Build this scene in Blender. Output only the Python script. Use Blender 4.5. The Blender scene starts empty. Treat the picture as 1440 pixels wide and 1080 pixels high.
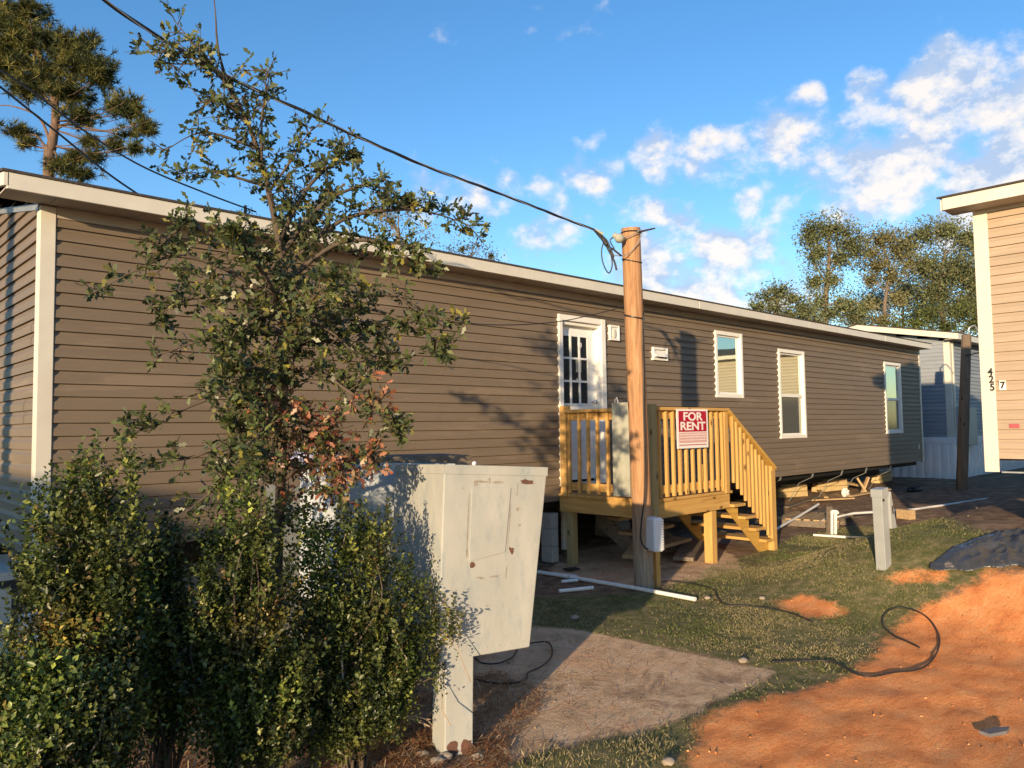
import bpy, math, random
import numpy as np
from mathutils import Vector, Matrix, noise as mnoise
random.seed(7); rng = np.random.default_rng(7)
S = bpy.context.scene; COL = S.collection
V = Vector
# ------------------------------------------------------------------ camera (solved from the vanishing points)
FPX = 1085.0; AZ = math.radians(43.7); PI_ = math.radians(3.27); ROLL = .0135; HC = 1.7
F = V((math.sin(AZ)*math.cos(PI_), math.cos(AZ)*math.cos(PI_), math.sin(PI_)))
R0 = V((math.cos(AZ), -math.sin(AZ), 0)); U0 = R0.cross(F)
RC = R0*math.cos(ROLL) - U0*math.sin(ROLL); UC = U0*math.cos(ROLL) + R0*math.sin(ROLL)
CAM = V((0, 0, HC))
cam = bpy.data.cameras.new('camera'); cam.sensor_width = 36; cam.lens = 36*FPX/1440; cam.clip_end = 3000; cam.clip_start = .05
co = bpy.data.objects.new('camera', cam); COL.objects.link(co)
m = Matrix((RC, UC, -F)).transposed().to_4x4(); m.translation = CAM; co.matrix_world = m
S.camera = co
def ray(x, y): return F + RC*((x-720)/FPX) + UC*((540-y)/FPX)
def at(x, y, w): return CAM + ray(x, y)*w
def onp(x, y, i, val):
    d = ray(x, y); return CAM + d*((val-CAM[i])/d[i])
def onX(x, y, v): return onp(x, y, 0, v)
def onY(x, y, v): return onp(x, y, 1, v)
def onZ(x, y, v=0): return onp(x, y, 2, v)
def ss(t, a, b):
    t = min(1, max(0, (t-a)/(b-a))); return t*t*(3-2*t)
def hz(x, y):                                   # lie of the land
    dx = max(9.0-x, 0); dy = max(y-2.7, 0); D = math.hypot(dx, dy)
    z = .55*(1-ss(D, .3, 2.3))
    z = max(z, .24*ss(x, 12, 20)); z = max(z, .21*ss(y, 6.9, 7.5)*ss(x, 10.6, 12))
    return z
def gnd(x, y):
    d = ray(x, y); t = 1.0
    for i in range(4000):
        p = CAM + d*t
        if p.z <= hz(p.x, p.y): break
        t += .01
    p.z = hz(p.x, p.y); return p
# ------------------------------------------------------------------ materials
def newmat(name):
    mt = bpy.data.materials.new(name); mt.use_nodes = True
    nt = mt.node_tree; b = nt.nodes['Principled BSDF']
    return mt, nt, b
def N(nt, typ, **kw):
    n = nt.nodes.new(typ)
    for k, v in kw.items():
        if k in n.inputs: n.inputs[k].default_value = v
        else: setattr(n, k, v)
    return n
def L(nt, a, b): nt.links.new(a, b)
def ramp(nt, src, stops):
    r = nt.nodes.new('ShaderNodeValToRGB'); e = r.color_ramp.elements
    while len(e) < len(stops): e.new(.5)
    for q, (p, c) in zip(e, stops):
        q.position = p; q.color = (*c, 1)
    L(nt, src, r.inputs[0]); return r.outputs[0]
def mat(name, c1, c2=None, scale=8, rough=.6, bump=.0, stretch=(1,1,1), c3=None, spot=.62, spotscale=3, metal=0, spec=.4, bscale=None, detail=6):
    mt, nt, b = newmat(name)
    b.inputs['Roughness'].default_value = rough; b.inputs['Metallic'].default_value = metal
    b.inputs['Specular IOR Level'].default_value = spec
    c2 = c2 or tuple(x*.82 for x in c1)
    tc = N(nt, 'ShaderNodeTexCoord'); mp = N(nt, 'ShaderNodeMapping'); mp.inputs['Scale'].default_value = stretch
    L(nt, tc.outputs['Object'], mp.inputs[0])
    n = N(nt, 'ShaderNodeTexNoise', Scale=scale, Detail=detail, Roughness=.6); L(nt, mp.outputs[0], n.inputs['Vector'])
    col = ramp(nt, n.outputs['Fac'], [(.3, c2), (.7, c1)])
    if c3:
        n2 = N(nt, 'ShaderNodeTexNoise', Scale=spotscale, Detail=9, Roughness=.7); L(nt, mp.outputs[0], n2.inputs['Vector'])
        f = ramp(nt, n2.outputs['Fac'], [(spot, (0,0,0)), (spot+.06, (1,1,1))])
        mx = N(nt, 'ShaderNodeMix', data_type='RGBA'); L(nt, f, mx.inputs[0]); L(nt, col, mx.inputs[6]); mx.inputs[7].default_value = (*c3, 1)
        col = mx.outputs[2]
    L(nt, col, b.inputs['Base Color'])
    rr = N(nt, 'ShaderNodeMapRange'); rr.inputs[3].default_value = max(.05, rough-.12); rr.inputs[4].default_value = min(1, rough+.12)
    L(nt, n.outputs['Fac'], rr.inputs[0]); L(nt, rr.outputs[0], b.inputs['Roughness'])
    if bump:
        bp = N(nt, 'ShaderNodeBump', Strength=bump, Distance=.02)
        if bscale:
            n3 = N(nt, 'ShaderNodeTexNoise', Scale=bscale, Detail=6); L(nt, mp.outputs[0], n3.inputs['Vector']); L(nt, n3.outputs['Fac'], bp.inputs['Height'])
        else: L(nt, n.outputs['Fac'], bp.inputs['Height'])
        L(nt, bp.outputs[0], b.inputs['Normal'])
    return mt
def wood(name, c1, c2, axis=0, rough=.75, knots=True, scale=1.0):
    mt, nt, b = newmat(name); b.inputs['Specular IOR Level'].default_value = .25
    tc = N(nt, 'ShaderNodeTexCoord'); mp = N(nt, 'ShaderNodeMapping')
    st = [26*scale]*3; st[axis] = 1.4*scale; mp.inputs['Scale'].default_value = st
    L(nt, tc.outputs['Object'], mp.inputs[0])
    n = N(nt, 'ShaderNodeTexNoise', Scale=1.0, Detail=8, Roughness=.65, Distortion=.6); L(nt, mp.outputs[0], n.inputs['Vector'])
    col = ramp(nt, n.outputs['Fac'], [(.3, c2), (.5, tuple((a+d)/2 for a, d in zip(c1, c2))), (.68, c1)])
    if knots:
        mp2 = N(nt, 'ShaderNodeMapping'); s2 = [7]*3; s2[axis] = 3.2; mp2.inputs['Scale'].default_value = s2; L(nt, tc.outputs['Object'], mp2.inputs[0])
        vo = N(nt, 'ShaderNodeTexVoronoi', Scale=1.0); L(nt, mp2.outputs[0], vo.inputs['Vector'])
        f = ramp(nt, vo.outputs['Distance'], [(.07, (1,1,1)), (.17, (0,0,0))])
        mx = N(nt, 'ShaderNodeMix', data_type='RGBA'); L(nt, f, mx.inputs[0]); L(nt, col, mx.inputs[6]); mx.inputs[7].default_value = (*[x*.35 for x in c2], 1)
        col = mx.outputs[2]
    L(nt, col, b.inputs['Base Color']); b.inputs['Roughness'].default_value = rough
    bp = N(nt, 'ShaderNodeBump', Strength=.25, Distance=.01); L(nt, n.outputs['Fac'], bp.inputs['Height']); L(nt, bp.outputs[0], b.inputs['Normal'])
    return mt
def tintmat(name, rough=.5, trans=.25, spec=.4):
    mt, nt, b = newmat(name); a = N(nt, 'ShaderNodeAttribute', attribute_name='tint')
    L(nt, a.outputs['Color'], b.inputs['Base Color']); b.inputs['Roughness'].default_value = rough; b.inputs['Specular IOR Level'].default_value = spec
    if trans:
        t = N(nt, 'ShaderNodeBsdfTranslucent'); L(nt, a.outputs['Color'], t.inputs[0])
        mx = N(nt, 'ShaderNodeMixShader', Fac=trans); L(nt, b.outputs[0], mx.inputs[1]); L(nt, t.outputs[0], mx.inputs[2])
        L(nt, mx.outputs[0], nt.nodes['Material Output'].inputs[0])
    return mt
def glassmat(name, base, refl=.5, rough=.01, wav=.0):
    mt, nt, b = newmat(name); b.inputs['Base Color'].default_value = (*base, 1); b.inputs['Roughness'].default_value = .1
    g = N(nt, 'ShaderNodeBsdfGlossy', Roughness=rough); g.inputs['Color'].default_value = (.86, .95, .86, 1)
    if wav:
        tc = N(nt, 'ShaderNodeTexCoord'); n = N(nt, 'ShaderNodeTexNoise', Scale=1.6, Detail=1); L(nt, tc.outputs['Object'], n.inputs['Vector'])
        bp = N(nt, 'ShaderNodeBump', Strength=wav, Distance=.02); L(nt, n.outputs['Fac'], bp.inputs['Height']); L(nt, bp.outputs[0], g.inputs['Normal'])
    mx = N(nt, 'ShaderNodeMixShader', Fac=refl); L(nt, b.outputs[0], mx.inputs[1]); L(nt, g.outputs[0], mx.inputs[2])
    L(nt, mx.outputs[0], nt.nodes['Material Output'].inputs[0]); return mt
M = {}
def siding(name, c):
    M[name] = mat(name, c, tuple(x*.84 for x in c), scale=1.2, rough=.52, bump=.05, c3=tuple(x*1.12 for x in c), spot=.56, spotscale=.9, stretch=(.6, .6, 5), bscale=40, spec=.35)
siding('siding_brown', (.190, .145, .101)); siding('siding_grey', (.27, .30, .34)); siding('siding_beige', (.41, .315, .225)); siding('siding_tan', (.52, .42, .30))
M['white_trim'] = mat('white_trim', (.64, .61, .52), (.58, .54, .46), scale=4, rough=.45, bump=.04, c3=(.66, .60, .49), spot=.66, spotscale=2)
M['white_vinyl'] = mat('white_vinyl', (.82, .80, .74), (.76, .74, .68), scale=3, rough=.4)
M['soffit'] = mat('soffit', (.42, .36, .29), (.36, .30, .24), scale=5, rough=.6)
M['shingle'] = mat('shingle', (.075, .06, .05), (.03, .026, .024), scale=40, rough=.95, bump=.4)
M['skirt'] = mat('skirt', (.80, .80, .80), (.72, .72, .73), scale=4, rough=.5, c3=(.45, .41, .36), spot=.67)
M['belly'] = mat('belly', (.012, .012, .013), (.006, .006, .006), scale=3, rough=.7)
M['steel_dark'] = mat('steel_dark', (.035, .03, .028), (.05, .03, .02), scale=9, rough=.7)
M['galv'] = mat('galv', (.48, .50, .50), (.36, .38, .39), scale=12, rough=.42, metal=.6)
M['glass_dark'] = glassmat('glass_dark', (.012, .014, .018), .1)
M['glass_win'] = glassmat('glass_win', (.05, .06, .045), .55, wav=.035)
M['screen'] = glassmat('screen', (.10, .095, .075), .16, rough=.12)
M['door_white'] = mat('door_white', (.80, .80, .78), (.77, .77, .75), scale=2, rough=.4)
M['deck_x'] = wood('deck_x', (.62, .385, .13), (.40, .215, .06), 0)
M['deck_y'] = wood('deck_y', (.62, .385, .13), (.40, .215, .06), 1)
M['deck_z'] = wood('deck_z', (.64, .395, .135), (.42, .23, .065), 2)
M['deck_d'] = wood('deck_d', (.60, .37, .09), (.44, .25, .06), 0)
M['deck_shaded'] = wood('deck_shaded', (.42, .33, .15), (.30, .22, .10), 2)  # darker copy of the deck timber, shade painted in for shadowed posts
M['lumber'] = wood('lumber', (.50, .36, .20), (.34, .23, .12), 0)
M['lumber_old'] = wood('lumber_old', (.22, .18, .14), (.12, .095, .07), 0)
M['lumber_old_z'] = wood('lumber_old_z', (.22, .16, .11), (.11, .08, .055), 2)
M['pier'] = mat('pier', (.62, .47, .24), (.50, .36, .17), scale=14, rough=.9, bump=.5, bscale=60)
M['pvc'] = mat('pvc', (.80, .79, .76), (.70, .68, .63), scale=20, rough=.35, c3=(.32, .22, .14), spot=.63, spotscale=9)
M['black_rubber'] = mat('black_rubber', (.018, .017, .017), (.03, .027, .024), scale=20, rough=.5)
M['cable'] = mat('cable', (.014, .014, .016), (.025, .025, .027), scale=14, rough=.42)
M['alu_wire'] = mat('alu_wire', (.55, .54, .52), (.42, .41, .4), scale=14, rough=.4, metal=.7)
M['ped_grey'] = mat('ped_grey', (.33, .35, .35), (.28, .30, .30), scale=5, rough=.45, c3=(.3, .27, .22), spot=.7)
M['meter_white'] = mat('meter_white', (.72, .74, .76), (.66, .68, .70), scale=5, rough=.4)
M['galv_old'] = mat('galv_old', (.40, .40, .33), (.30, .30, .24), scale=7, rough=.75, bump=.1, c3=(.22, .21, .17), spot=.6, spotscale=10)
M['tarp'] = mat('tarp', (.035, .037, .041), (.055, .058, .062), scale=8, rough=.33, spec=.7, bump=.5, bscale=14, c3=(.26, .22, .19), spot=.6, spotscale=4)
M['concrete_block'] = mat('concrete_block', (.40, .38, .34), (.30, .28, .25), scale=20, rough=.95, bump=.4)
M['stone'] = mat('stone', (.40, .33, .26), (.26, .21, .16), scale=9, rough=.9, bump=.4)
M['bark_pine'] = mat('bark_pine', (.22, .14, .095), (.09, .06, .045), scale=6, rough=.95, bump=.8, stretch=(3, 3, 1))
M['bark'] = mat('bark', (.22, .17, .13), (.12, .09, .07), scale=12, rough=.95, bump=.6, stretch=(3, 3, 1))
M['bark_dark'] = mat('bark_dark', (.12, .09, .065), (.06, .045, .033), scale=12, rough=.95, bump=.4)
M['bark_pale'] = mat('bark_pale', (.42, .36, .29), (.25, .21, .17), scale=5, rough=.95, bump=.5, stretch=(3, 3, 1))
M['twig_dry'] = mat('twig_dry', (.42, .34, .25), (.28, .21, .15), scale=30, rough=.9)
M['leaf'] = tintmat('leaf', .38, .26, .42); M['leaf_far'] = tintmat('leaf_far', .7, .25, .2); M['needles'] = tintmat('needles', .6, .2, .3)
M['grass'] = tintmat('grass', .7, .25, .2); M['straw'] = tintmat('straw', .8, .1, .2)
M['sign_white'] = mat('sign_white', (.82, .78, .74), (.78, .73, .70), scale=3, rough=.45)
M['sign_red'] = mat('sign_red', (.42, .012, .035), (.38, .010, .030), scale=3, rough=.4)
M['sign_pink'] = mat('sign_pink', (.66, .40, .38), (.62, .36, .34), scale=3, rough=.5)
M['black_paint'] = mat('black_paint', (.012, .012, .012), (.02, .02, .02), scale=9, rough=.45)
M['red_label'] = mat('red_label', (.45, .10, .11), (.40, .08, .09), scale=9, rough=.5)
M['bag_blue'] = mat('bag_blue', (.25, .26, .55), (.6, .6, .7), scale=16, rough=.4)
M['bag_white'] = mat('bag_white', (.8, .79, .76), (.7, .69, .66), scale=9, rough=.4)
M['slate'] = mat('slate', (.17, .16, .16), (.12, .115, .115), scale=9, rough=.8)
M['stain'] = mat('stain', (.36, .33, .27), (.22, .19, .15), scale=60, rough=.9)
M['rust'] = mat('rust', (.16, .07, .045), (.09, .05, .04), scale=30, rough=.95, bump=.3)
def polemat():
    mt, nt, b = newmat('pole_wood'); b.inputs['Roughness'].default_value = .85; b.inputs['Specular IOR Level'].default_value = .2
    tc = N(nt, 'ShaderNodeTexCoord'); mp = N(nt, 'ShaderNodeMapping'); mp.inputs['Scale'].default_value = (28, 28, 1.1); L(nt, tc.outputs['Object'], mp.inputs[0])
    n = N(nt, 'ShaderNodeTexNoise', Scale=1, Detail=9, Roughness=.65, Distortion=.5); L(nt, mp.outputs[0], n.inputs['Vector'])
    new = ramp(nt, n.outputs['Fac'], [(.28, (.23, .115, .055)), (.5, (.39, .215, .108)), (.7, (.48, .295, .16))])
    old = ramp(nt, n.outputs['Fac'], [(.28, (.16, .13, .10)), (.5, (.30, .25, .19)), (.7, (.40, .34, .26))])  # grey lower shaft: the cabinet's shade painted into the wood colour
    sp = N(nt, 'ShaderNodeSeparateXYZ'); L(nt, tc.outputs['Object'], sp.inputs[0])
    n2 = N(nt, 'ShaderNodeTexNoise', Scale=5, Detail=4); L(nt, tc.outputs['Object'], n2.inputs['Vector'])
    ad = N(nt, 'ShaderNodeMath', operation='MULTIPLY_ADD'); L(nt, n2.outputs['Fac'], ad.inputs[0]); ad.inputs[1].default_value = .5; L(nt, sp.outputs[2], ad.inputs[2])
    mr = N(nt, 'ShaderNodeMapRange'); mr.inputs[1].default_value = .45; mr.inputs[2].default_value = 1.25; L(nt, ad.outputs[0], mr.inputs[0])
    mx = N(nt, 'ShaderNodeMix', data_type='RGBA'); L(nt, mr.outputs[0], mx.inputs[0]); L(nt, old, mx.inputs[6]); L(nt, new, mx.inputs[7])
    vo = N(nt, 'ShaderNodeTexVoronoi', Scale=1); mp2 = N(nt, 'ShaderNodeMapping'); mp2.inputs['Scale'].default_value = (9, 9, 3); L(nt, tc.outputs['Object'], mp2.inputs[0]); L(nt, mp2.outputs[0], vo.inputs['Vector'])
    f = ramp(nt, vo.outputs['Distance'], [(.08, (1,1,1)), (.2, (0,0,0))])
    mx2 = N(nt, 'ShaderNodeMix', data_type='RGBA'); L(nt, f, mx2.inputs[0]); L(nt, mx.outputs[2], mx2.inputs[6]); mx2.inputs[7].default_value = (.15, .06, .025, 1)
    L(nt, mx2.outputs[2], b.inputs['Base Color'])
    bp = N(nt, 'ShaderNodeBump', Strength=.4, Distance=.02); L(nt, n.outputs['Fac'], bp.inputs['Height']); L(nt, bp.outputs[0], b.inputs['Normal'])
    return mt
M['pole_wood'] = polemat()
def boxmat(name, c1, c2, c3, warmpatch):
    mt, nt, b = newmat(name); b.inputs['Roughness'].default_value = .55; b.inputs['Specular IOR Level'].default_value = .35
    tc = N(nt, 'ShaderNodeTexCoord'); mp = N(nt, 'ShaderNodeMapping'); mp.inputs['Scale'].default_value = (1, 1, .35); L(nt, tc.outputs['Object'], mp.inputs[0])
    n = N(nt, 'ShaderNodeTexNoise', Scale=5, Detail=8, Roughness=.65); L(nt, mp.outputs[0], n.inputs['Vector'])
    c = ramp(nt, n.outputs['Fac'], [(.3, c2), (.62, c1)])
    n2 = N(nt, 'ShaderNodeTexNoise', Scale=11, Detail=10, Roughness=.75); L(nt, mp.outputs[0], n2.inputs['Vector'])
    f = ramp(nt, n2.outputs['Fac'], [(warmpatch, (0,0,0)), (warmpatch+.16, (.75,.75,.75))])
    mx = N(nt, 'ShaderNodeMix', data_type='RGBA'); L(nt, f, mx.inputs[0]); L(nt, c, mx.inputs[6]); mx.inputs[7].default_value = (*c3, 1)
    n4 = N(nt, 'ShaderNodeTexNoise', Scale=26, Detail=6, Roughness=.7); L(nt, tc.outputs['Object'], n4.inputs['Vector'])
    f2 = ramp(nt, n4.outputs['Fac'], [(.71, (0,0,0)), (.74, (1,1,1))])
    mx2 = N(nt, 'ShaderNodeMix', data_type='RGBA'); L(nt, f2, mx2.inputs[0]); L(nt, mx.outputs[2], mx2.inputs[6]); mx2.inputs[7].default_value = (.13, .09, .07, 1)
    L(nt, mx2.outputs[2], b.inputs['Base Color'])
    bp = N(nt, 'ShaderNodeBump', Strength=.08, Distance=.02); L(nt, n.outputs['Fac'], bp.inputs['Height']); L(nt, bp.outputs[0], b.inputs['Normal'])
    return mt
M['cabinet_cream'] = boxmat('cabinet_cream', (.43, .43, .395), (.34, .345, .32), (.27, .31, .315), .50)
M['cabinet_dark'] = boxmat('cabinet_dark', (.17, .185, .19), (.12, .135, .14), (.09, .10, .10), .6)
M['cabinet_dappled'] = boxmat('cabinet_dappled', (.50, .54, .56), (.38, .42, .45), (.24, .30, .32), .58)  # blue-grey blotches are the oak's dappled shade painted into the colour
# ------------------------------------------------------------------ geometry helpers
class MB:
    def __init__(s): s.v = []; s.f = []
    def add(s, vs, fs):
        o = len(s.v); s.v += [V(p) for p in vs]; s.f += [tuple(i+o for i in q) for q in fs]; return s
    def box(s, a, b, M4=None):
        x0, y0, z0 = a; x1, y1, z1 = b
        vs = [V(p) for p in ((x0,y0,z0),(x1,y0,z0),(x1,y1,z0),(x0,y1,z0),(x0,y0,z1),(x1,y0,z1),(x1,y1,z1),(x0,y1,z1))]
        if M4: vs = [M4 @ p for p in vs]
        return s.add(vs, [(0,3,2,1),(4,5,6,7),(0,1,5,4),(1,2,6,5),(2,3,7,6),(3,0,4,7)])
    def bar(s, p, q, w, h, up=(0,0,1), roll=0):
        p, q = V(p), V(q); d = (q-p).normalized(); r = d.cross(V(up))
        if r.length < 1e-4: r = d.cross(V((0,1,0)))
        r.normalize(); u = r.cross(d)
        if roll:
            r, u = r*math.cos(roll)+u*math.sin(roll), u*math.cos(roll)-r*math.sin(roll)
        vs = []
        for c in (p, q):
            for a, b in ((-1,-1),(1,-1),(1,1),(-1,1)): vs.append(c + r*a*w/2 + u*b*h/2)
        return s.add(vs, [(3,2,1,0),(4,5,6,7),(0,1,5,4),(1,2,6,5),(2,3,7,6),(3,0,4,7)])
    def tube(s, pts, r, n=8, cap=True):
        pts = [V(p) for p in pts]; rs = r if isinstance(r, (list, tuple)) else [r]*len(pts)
        o = len(s.v); pr = None
        for i, p in enumerate(pts):
            d = (pts[min(i+1, len(pts)-1)] - pts[max(i-1, 0)])
            d = d.normalized() if d.length > 1e-9 else V((0,0,1))
            if pr is None:
                pr = d.cross(V((.31,.9,.2))).normalized()
            pr = (pr - d*pr.dot(d)).normalized(); q = d.cross(pr)
            for k in range(n):
                a = 2*math.pi*k/n; s.v.append(p + (pr*math.cos(a)+q*math.sin(a))*rs[i])
        for i in range(len(pts)-1):
            for k in range(n):
                a = o+i*n+k; b = o+i*n+(k+1) % n
                s.f.append((a, b, b+n, a+n))
        if cap:
            s.f.append(tuple(o+k for k in reversed(range(n)))); e = o+(len(pts)-1)*n; s.f.append(tuple(e+k for k in range(n)))
        return s
    def prism(s, poly, ext):
        n = len(poly); e = V(ext); vs = [V(p) for p in poly] + [V(p)+e for p in poly]
        fs = [tuple(reversed(range(n))), tuple(range(n, 2*n))] + [(i, (i+1) % n, n+(i+1) % n, n+i) for i in range(n)]
        return s.add(vs, fs)
    def ball(s, c, r, seg=10, rings=7, jit=0, flat=1):
        c = V(c); vs = []; fs = []
        for i in range(rings+1):
            t = math.pi*i/rings
            for k in range(seg):
                a = 2*math.pi*k/seg; d = V((math.sin(t)*math.cos(a), math.sin(t)*math.sin(a), math.cos(t)*flat))
                j = 1 + jit*mnoise.noise(d*2.1 + c*3)
                vs.append(c + V((d.x*r[0], d.y*r[1], d.z*r[2]))*j)
        for i in range(rings):
            for k in range(seg): fs.append((i*seg+k, (i+1)*seg+k, (i+1)*seg+(k+1) % seg, i*seg+(k+1) % seg))
        return s.add(vs, fs)
def finish(me, mt, name, parent, origin, smooth=False):
    me.materials.append(mt if not isinstance(mt, str) else M[mt])
    o = bpy.data.objects.new(name, me); COL.objects.link(o)
    if parent is not None: o.parent = parent
    if smooth:
        me.polygons.foreach_set('use_smooth', [True]*len(me.polygons))
    return o
def worldloc(o):
    p = V((0,0,0))
    while o is not None: p += o.location; o = o.parent
    return p
def part(name, mb, mt, parent=None, smooth=False, bevel=0, label=None, origin=None):
    og = worldloc(parent) if parent is not None else V((0,0,0))
    loc = V(origin) if origin is not None else None
    base = loc if loc is not None else og
    me = bpy.data.meshes.new(name); me.from_pydata([tuple(p-base) for p in mb.v], [], mb.f); me.update()
    o = finish(me, mt, name, parent, base, smooth)
    if loc is not None: o.location = loc - og
    if bevel:
        bv = o.modifiers.new('bevel', 'BEVEL'); bv.width = bevel; bv.segments = 2; bv.limit_method = 'ANGLE'; bv.angle_limit = .6
    if label: o['label'] = label
    return o
def thing(name, label, cat, loc=(0,0,0), group=None):
    o = bpy.data.objects.new(name, None); COL.objects.link(o); o.location = V(loc); o.empty_display_size = .1
    return tag(o, label, cat, group)
def tag(o, label, cat, group=None):
    o['label'] = label; o['category'] = cat
    if group: o['group'] = group
    return o
def single(name, mb, mt, label, cat, group=None, **k):           # a thing that is one mesh
    c = sum((p for p in mb.v), V((0,0,0)))/len(mb.v); c.z = min(p.z for p in mb.v)
    return tag(part(name, mb, mt, None, origin=c, **k), label, cat, group)
def struct(o): o['kind'] = 'structure'; return o
def nmesh(name, verts, faces_flat, per, tint, mt, parent=None, origin=(0,0,0), smooth=False):
    """numpy mesh: verts (n,3), faces of constant size per, tint (n,3)"""
    verts = np.asarray(verts, np.float32) - np.asarray(origin, np.float32); nf = len(faces_flat)//per
    me = bpy.data.meshes.new(name); me.vertices.add(len(verts)); me.vertices.foreach_set('co', verts.ravel())
    me.loops.add(nf*per); me.loops.foreach_set('vertex_index', np.asarray(faces_flat, np.int32))
    me.polygons.add(nf); me.polygons.foreach_set('loop_start', np.arange(0, nf*per, per, dtype=np.int32)); me.polygons.foreach_set('loop_total', np.full(nf, per, np.int32))
    me.update(calc_edges=True)
    if tint is not None:
        at_ = me.color_attributes.new('tint', 'FLOAT_COLOR', 'POINT'); t = np.ones((len(verts), 4), np.float32); t[:, :3] = tint; at_.data.foreach_set('color', t.ravel())
    me.validate()
    o = finish(me, mt, name, parent, None, smooth); return o
def unit(a): return a/np.maximum(np.linalg.norm(a, axis=1, keepdims=True), 1e-9)
def leaves(pos, along, size, width, tint, template, bend=.0, nrm=None):
    """place a leaf template (m,3: along, side, up) at each pos; returns verts, count"""
    n = len(pos); along = unit(along)
    r = nrm if nrm is not None else rng.normal(size=(n, 3))
    side = unit(np.cross(along, r)); up = np.cross(side, along)
    t = np.asarray(template); sz = size[:, None, None]
    v = pos[:, None, :] + sz*(t[None, :, 0:1]*along[:, None, :] + width*t[None, :, 1:2]*side[:, None, :] + t[None, :, 2:3]*up[:, None, :])
    tt = np.repeat(tint[:, None, :], len(t), axis=1)
    return v.reshape(-1, 3), tt.reshape(-1, 3)
def pick(n, cols, wts, jit=.25):
    cols = np.asarray(cols, float); i = rng.choice(len(cols), n, p=np.asarray(wts)/sum(wts))
    return np.clip(cols[i]*(1+rng.uniform(-jit, jit, (n, 1))), 0, 1)
QUAD = [(0,0,0), (.5,.5,.12), (1,0,-.05), (.5,-.5,.12)]          # folded leaf: two triangles
def quadfaces(n): 
    b = np.arange(n)[:, None]*4
    return np.concatenate([b+np.array([[0,1,2]]), b+np.array([[0,2,3]])], axis=1).ravel()
OAK = [(0,0,0), (.22,.10,.03), (.35,.42,.07), (.5,.20,.04), (.68,.50,.05), (.82,.24,.0), (1,.0,-.07), (.82,-.24,.0), (.68,-.5,.05), (.5,-.2,.04), (.35,-.42,.07), (.22,-.10,.03)]
# ------------------------------------------------------------------ siding wall
def siding_wall(mb, A, B, z0, z1, nrm, holes=(), exp=.1016, gable=None, top=None):
    """dutch lap courses from A to B (xy) along the wall; holes = (s0,s1,z0,z1)"""
    A, B, nrm = V((*A, 0)), V((*B, 0)), V((*nrm, 0)); ln = (B-A).length; d = (B-A)/ln
    prof = [(.004, -.004), (0, .019), (.058, .017), (.074, .006), (.1056, -.004)]
    z = z0; ci = 0
    while z < z1-.01:
        iv = [(0, ln)]
        zm = z + exp/2
        if gable:
            a, b = gable(zm); iv = [(a, b)]
        for (h0, h1, hz0, hz1) in holes:
            if hz0 < zm < hz1:
                nv = []
                for a, b in iv:
                    if h1 <= a or h0 >= b: nv.append((a, b)); continue
                    if h0 > a: nv.append((a, h0))
                    if h1 < b: nv.append((h1, b))
                iv = nv
        cuts = []
        for a, b in iv:
            c0 = a; pk = 0; q = (1.1+1.27*(ci//2)) % 3.6
            while q < b:
                if q > c0+.2: cuts.append((c0, q+.012, pk)); c0 = q; pk += 1
                q += 3.6
            cuts.append((c0, b, pk))
        for a, b, pk in cuts:
            if b-a < .02: continue
            n = max(1, int((b-a)/.6)); o = len(mb.v)
            for i in range(n+1):
                s = a+(b-a)*i/n
                wob = .0022*mnoise.noise(V((s*.9, ci*3.7, nrm.x*5))) ; wz = .0028*mnoise.noise(V((s*.5, ci*1.3, 9+nrm.y)))
                for (dz, out) in prof:
                    k = exp/.1016
                    mb.v.append(A + d*s + nrm*(out+wob+.0022*(pk % 2)) + V((0, 0, min(z+dz*k+wz, z1))))
            m_ = len(prof)
            for i in range(n):
                for k in range(m_-1):
                    a0 = o+i*m_+k; mb.f.append((a0, a0+m_, a0+m_+1, a0+1))
        z += exp; ci += 1
def rect_frame(mb, X0, X1, Z0, Z1, Y, w, t, proud):
    """frame in a Y plane facing -Y"""
    mb.box((X0, Y-proud, Z0), (X0+w, Y+t, Z1)); mb.box((X1-w, Y-proud, Z0), (X1, Y+t, Z1))
    mb.box((X0+w, Y-proud+.001, Z1-w), (X1-w, Y+t, Z1)); mb.box((X0+w, Y-proud+.001, Z0), (X1-w, Y+t, Z0+w))
    return mb
# ================================================================== BROWN HOME
FY = 6.73; BX0, BX1 = 1.45, 20.2; BZ0, BZ1 = .772, 3.48; BW = 4.27; PITCH = .19
home = thing('mobile_home', 'long brown vinyl sided mobile home with white trim, behind the yellow wooden deck', 'mobile home', (BX0, FY, .2))
door = (7.26, 8.14, .98, 3.13)
wins = [(10.98, 11.79, 2.17, 3.22), (13.08, 14.05, 1.465, 3.05), (17.97, 18.90, 1.48, 3.055)]
mb = MB()
holes = [(door[0]-BX0+.03, door[1]-BX0-.03, door[2], door[3]-.03)] + [(a-BX0+.02, b-BX0-.02, c+.02, d-.02) for a, b, c, d in wins]
siding_wall(mb, (BX0, FY), (BX1, FY), BZ0, BZ1, (0, -1), holes)
part('front_wall', mb, 'siding_brown', home)
mb = MB()
def gab(z):
    e = max(0, (z-BZ1)/PITCH); return (e, BW-e)
siding_wall(mb, (BX0, FY+BW), (BX0, FY), BZ0, BZ1+.36, (-1, 0), gable=gab); part('end_wall', mb, 'siding_brown', home)
mb = MB(); mb.box((BX0+.03, FY+.14, BZ0+.02), (BX1-.03, FY+BW-.03, BZ1-.02)); part('inner_shell', mb, 'belly', home)
mb = MB(); siding_wall(mb, (BX1, FY), (BX1, FY+BW), BZ0, BZ1, (1, 0)); siding_wall(mb, (BX1, FY+BW), (BX0, FY+BW), BZ0, BZ1, (0, 1)); part('rear_wall', mb, 'siding_brown', home)
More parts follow.
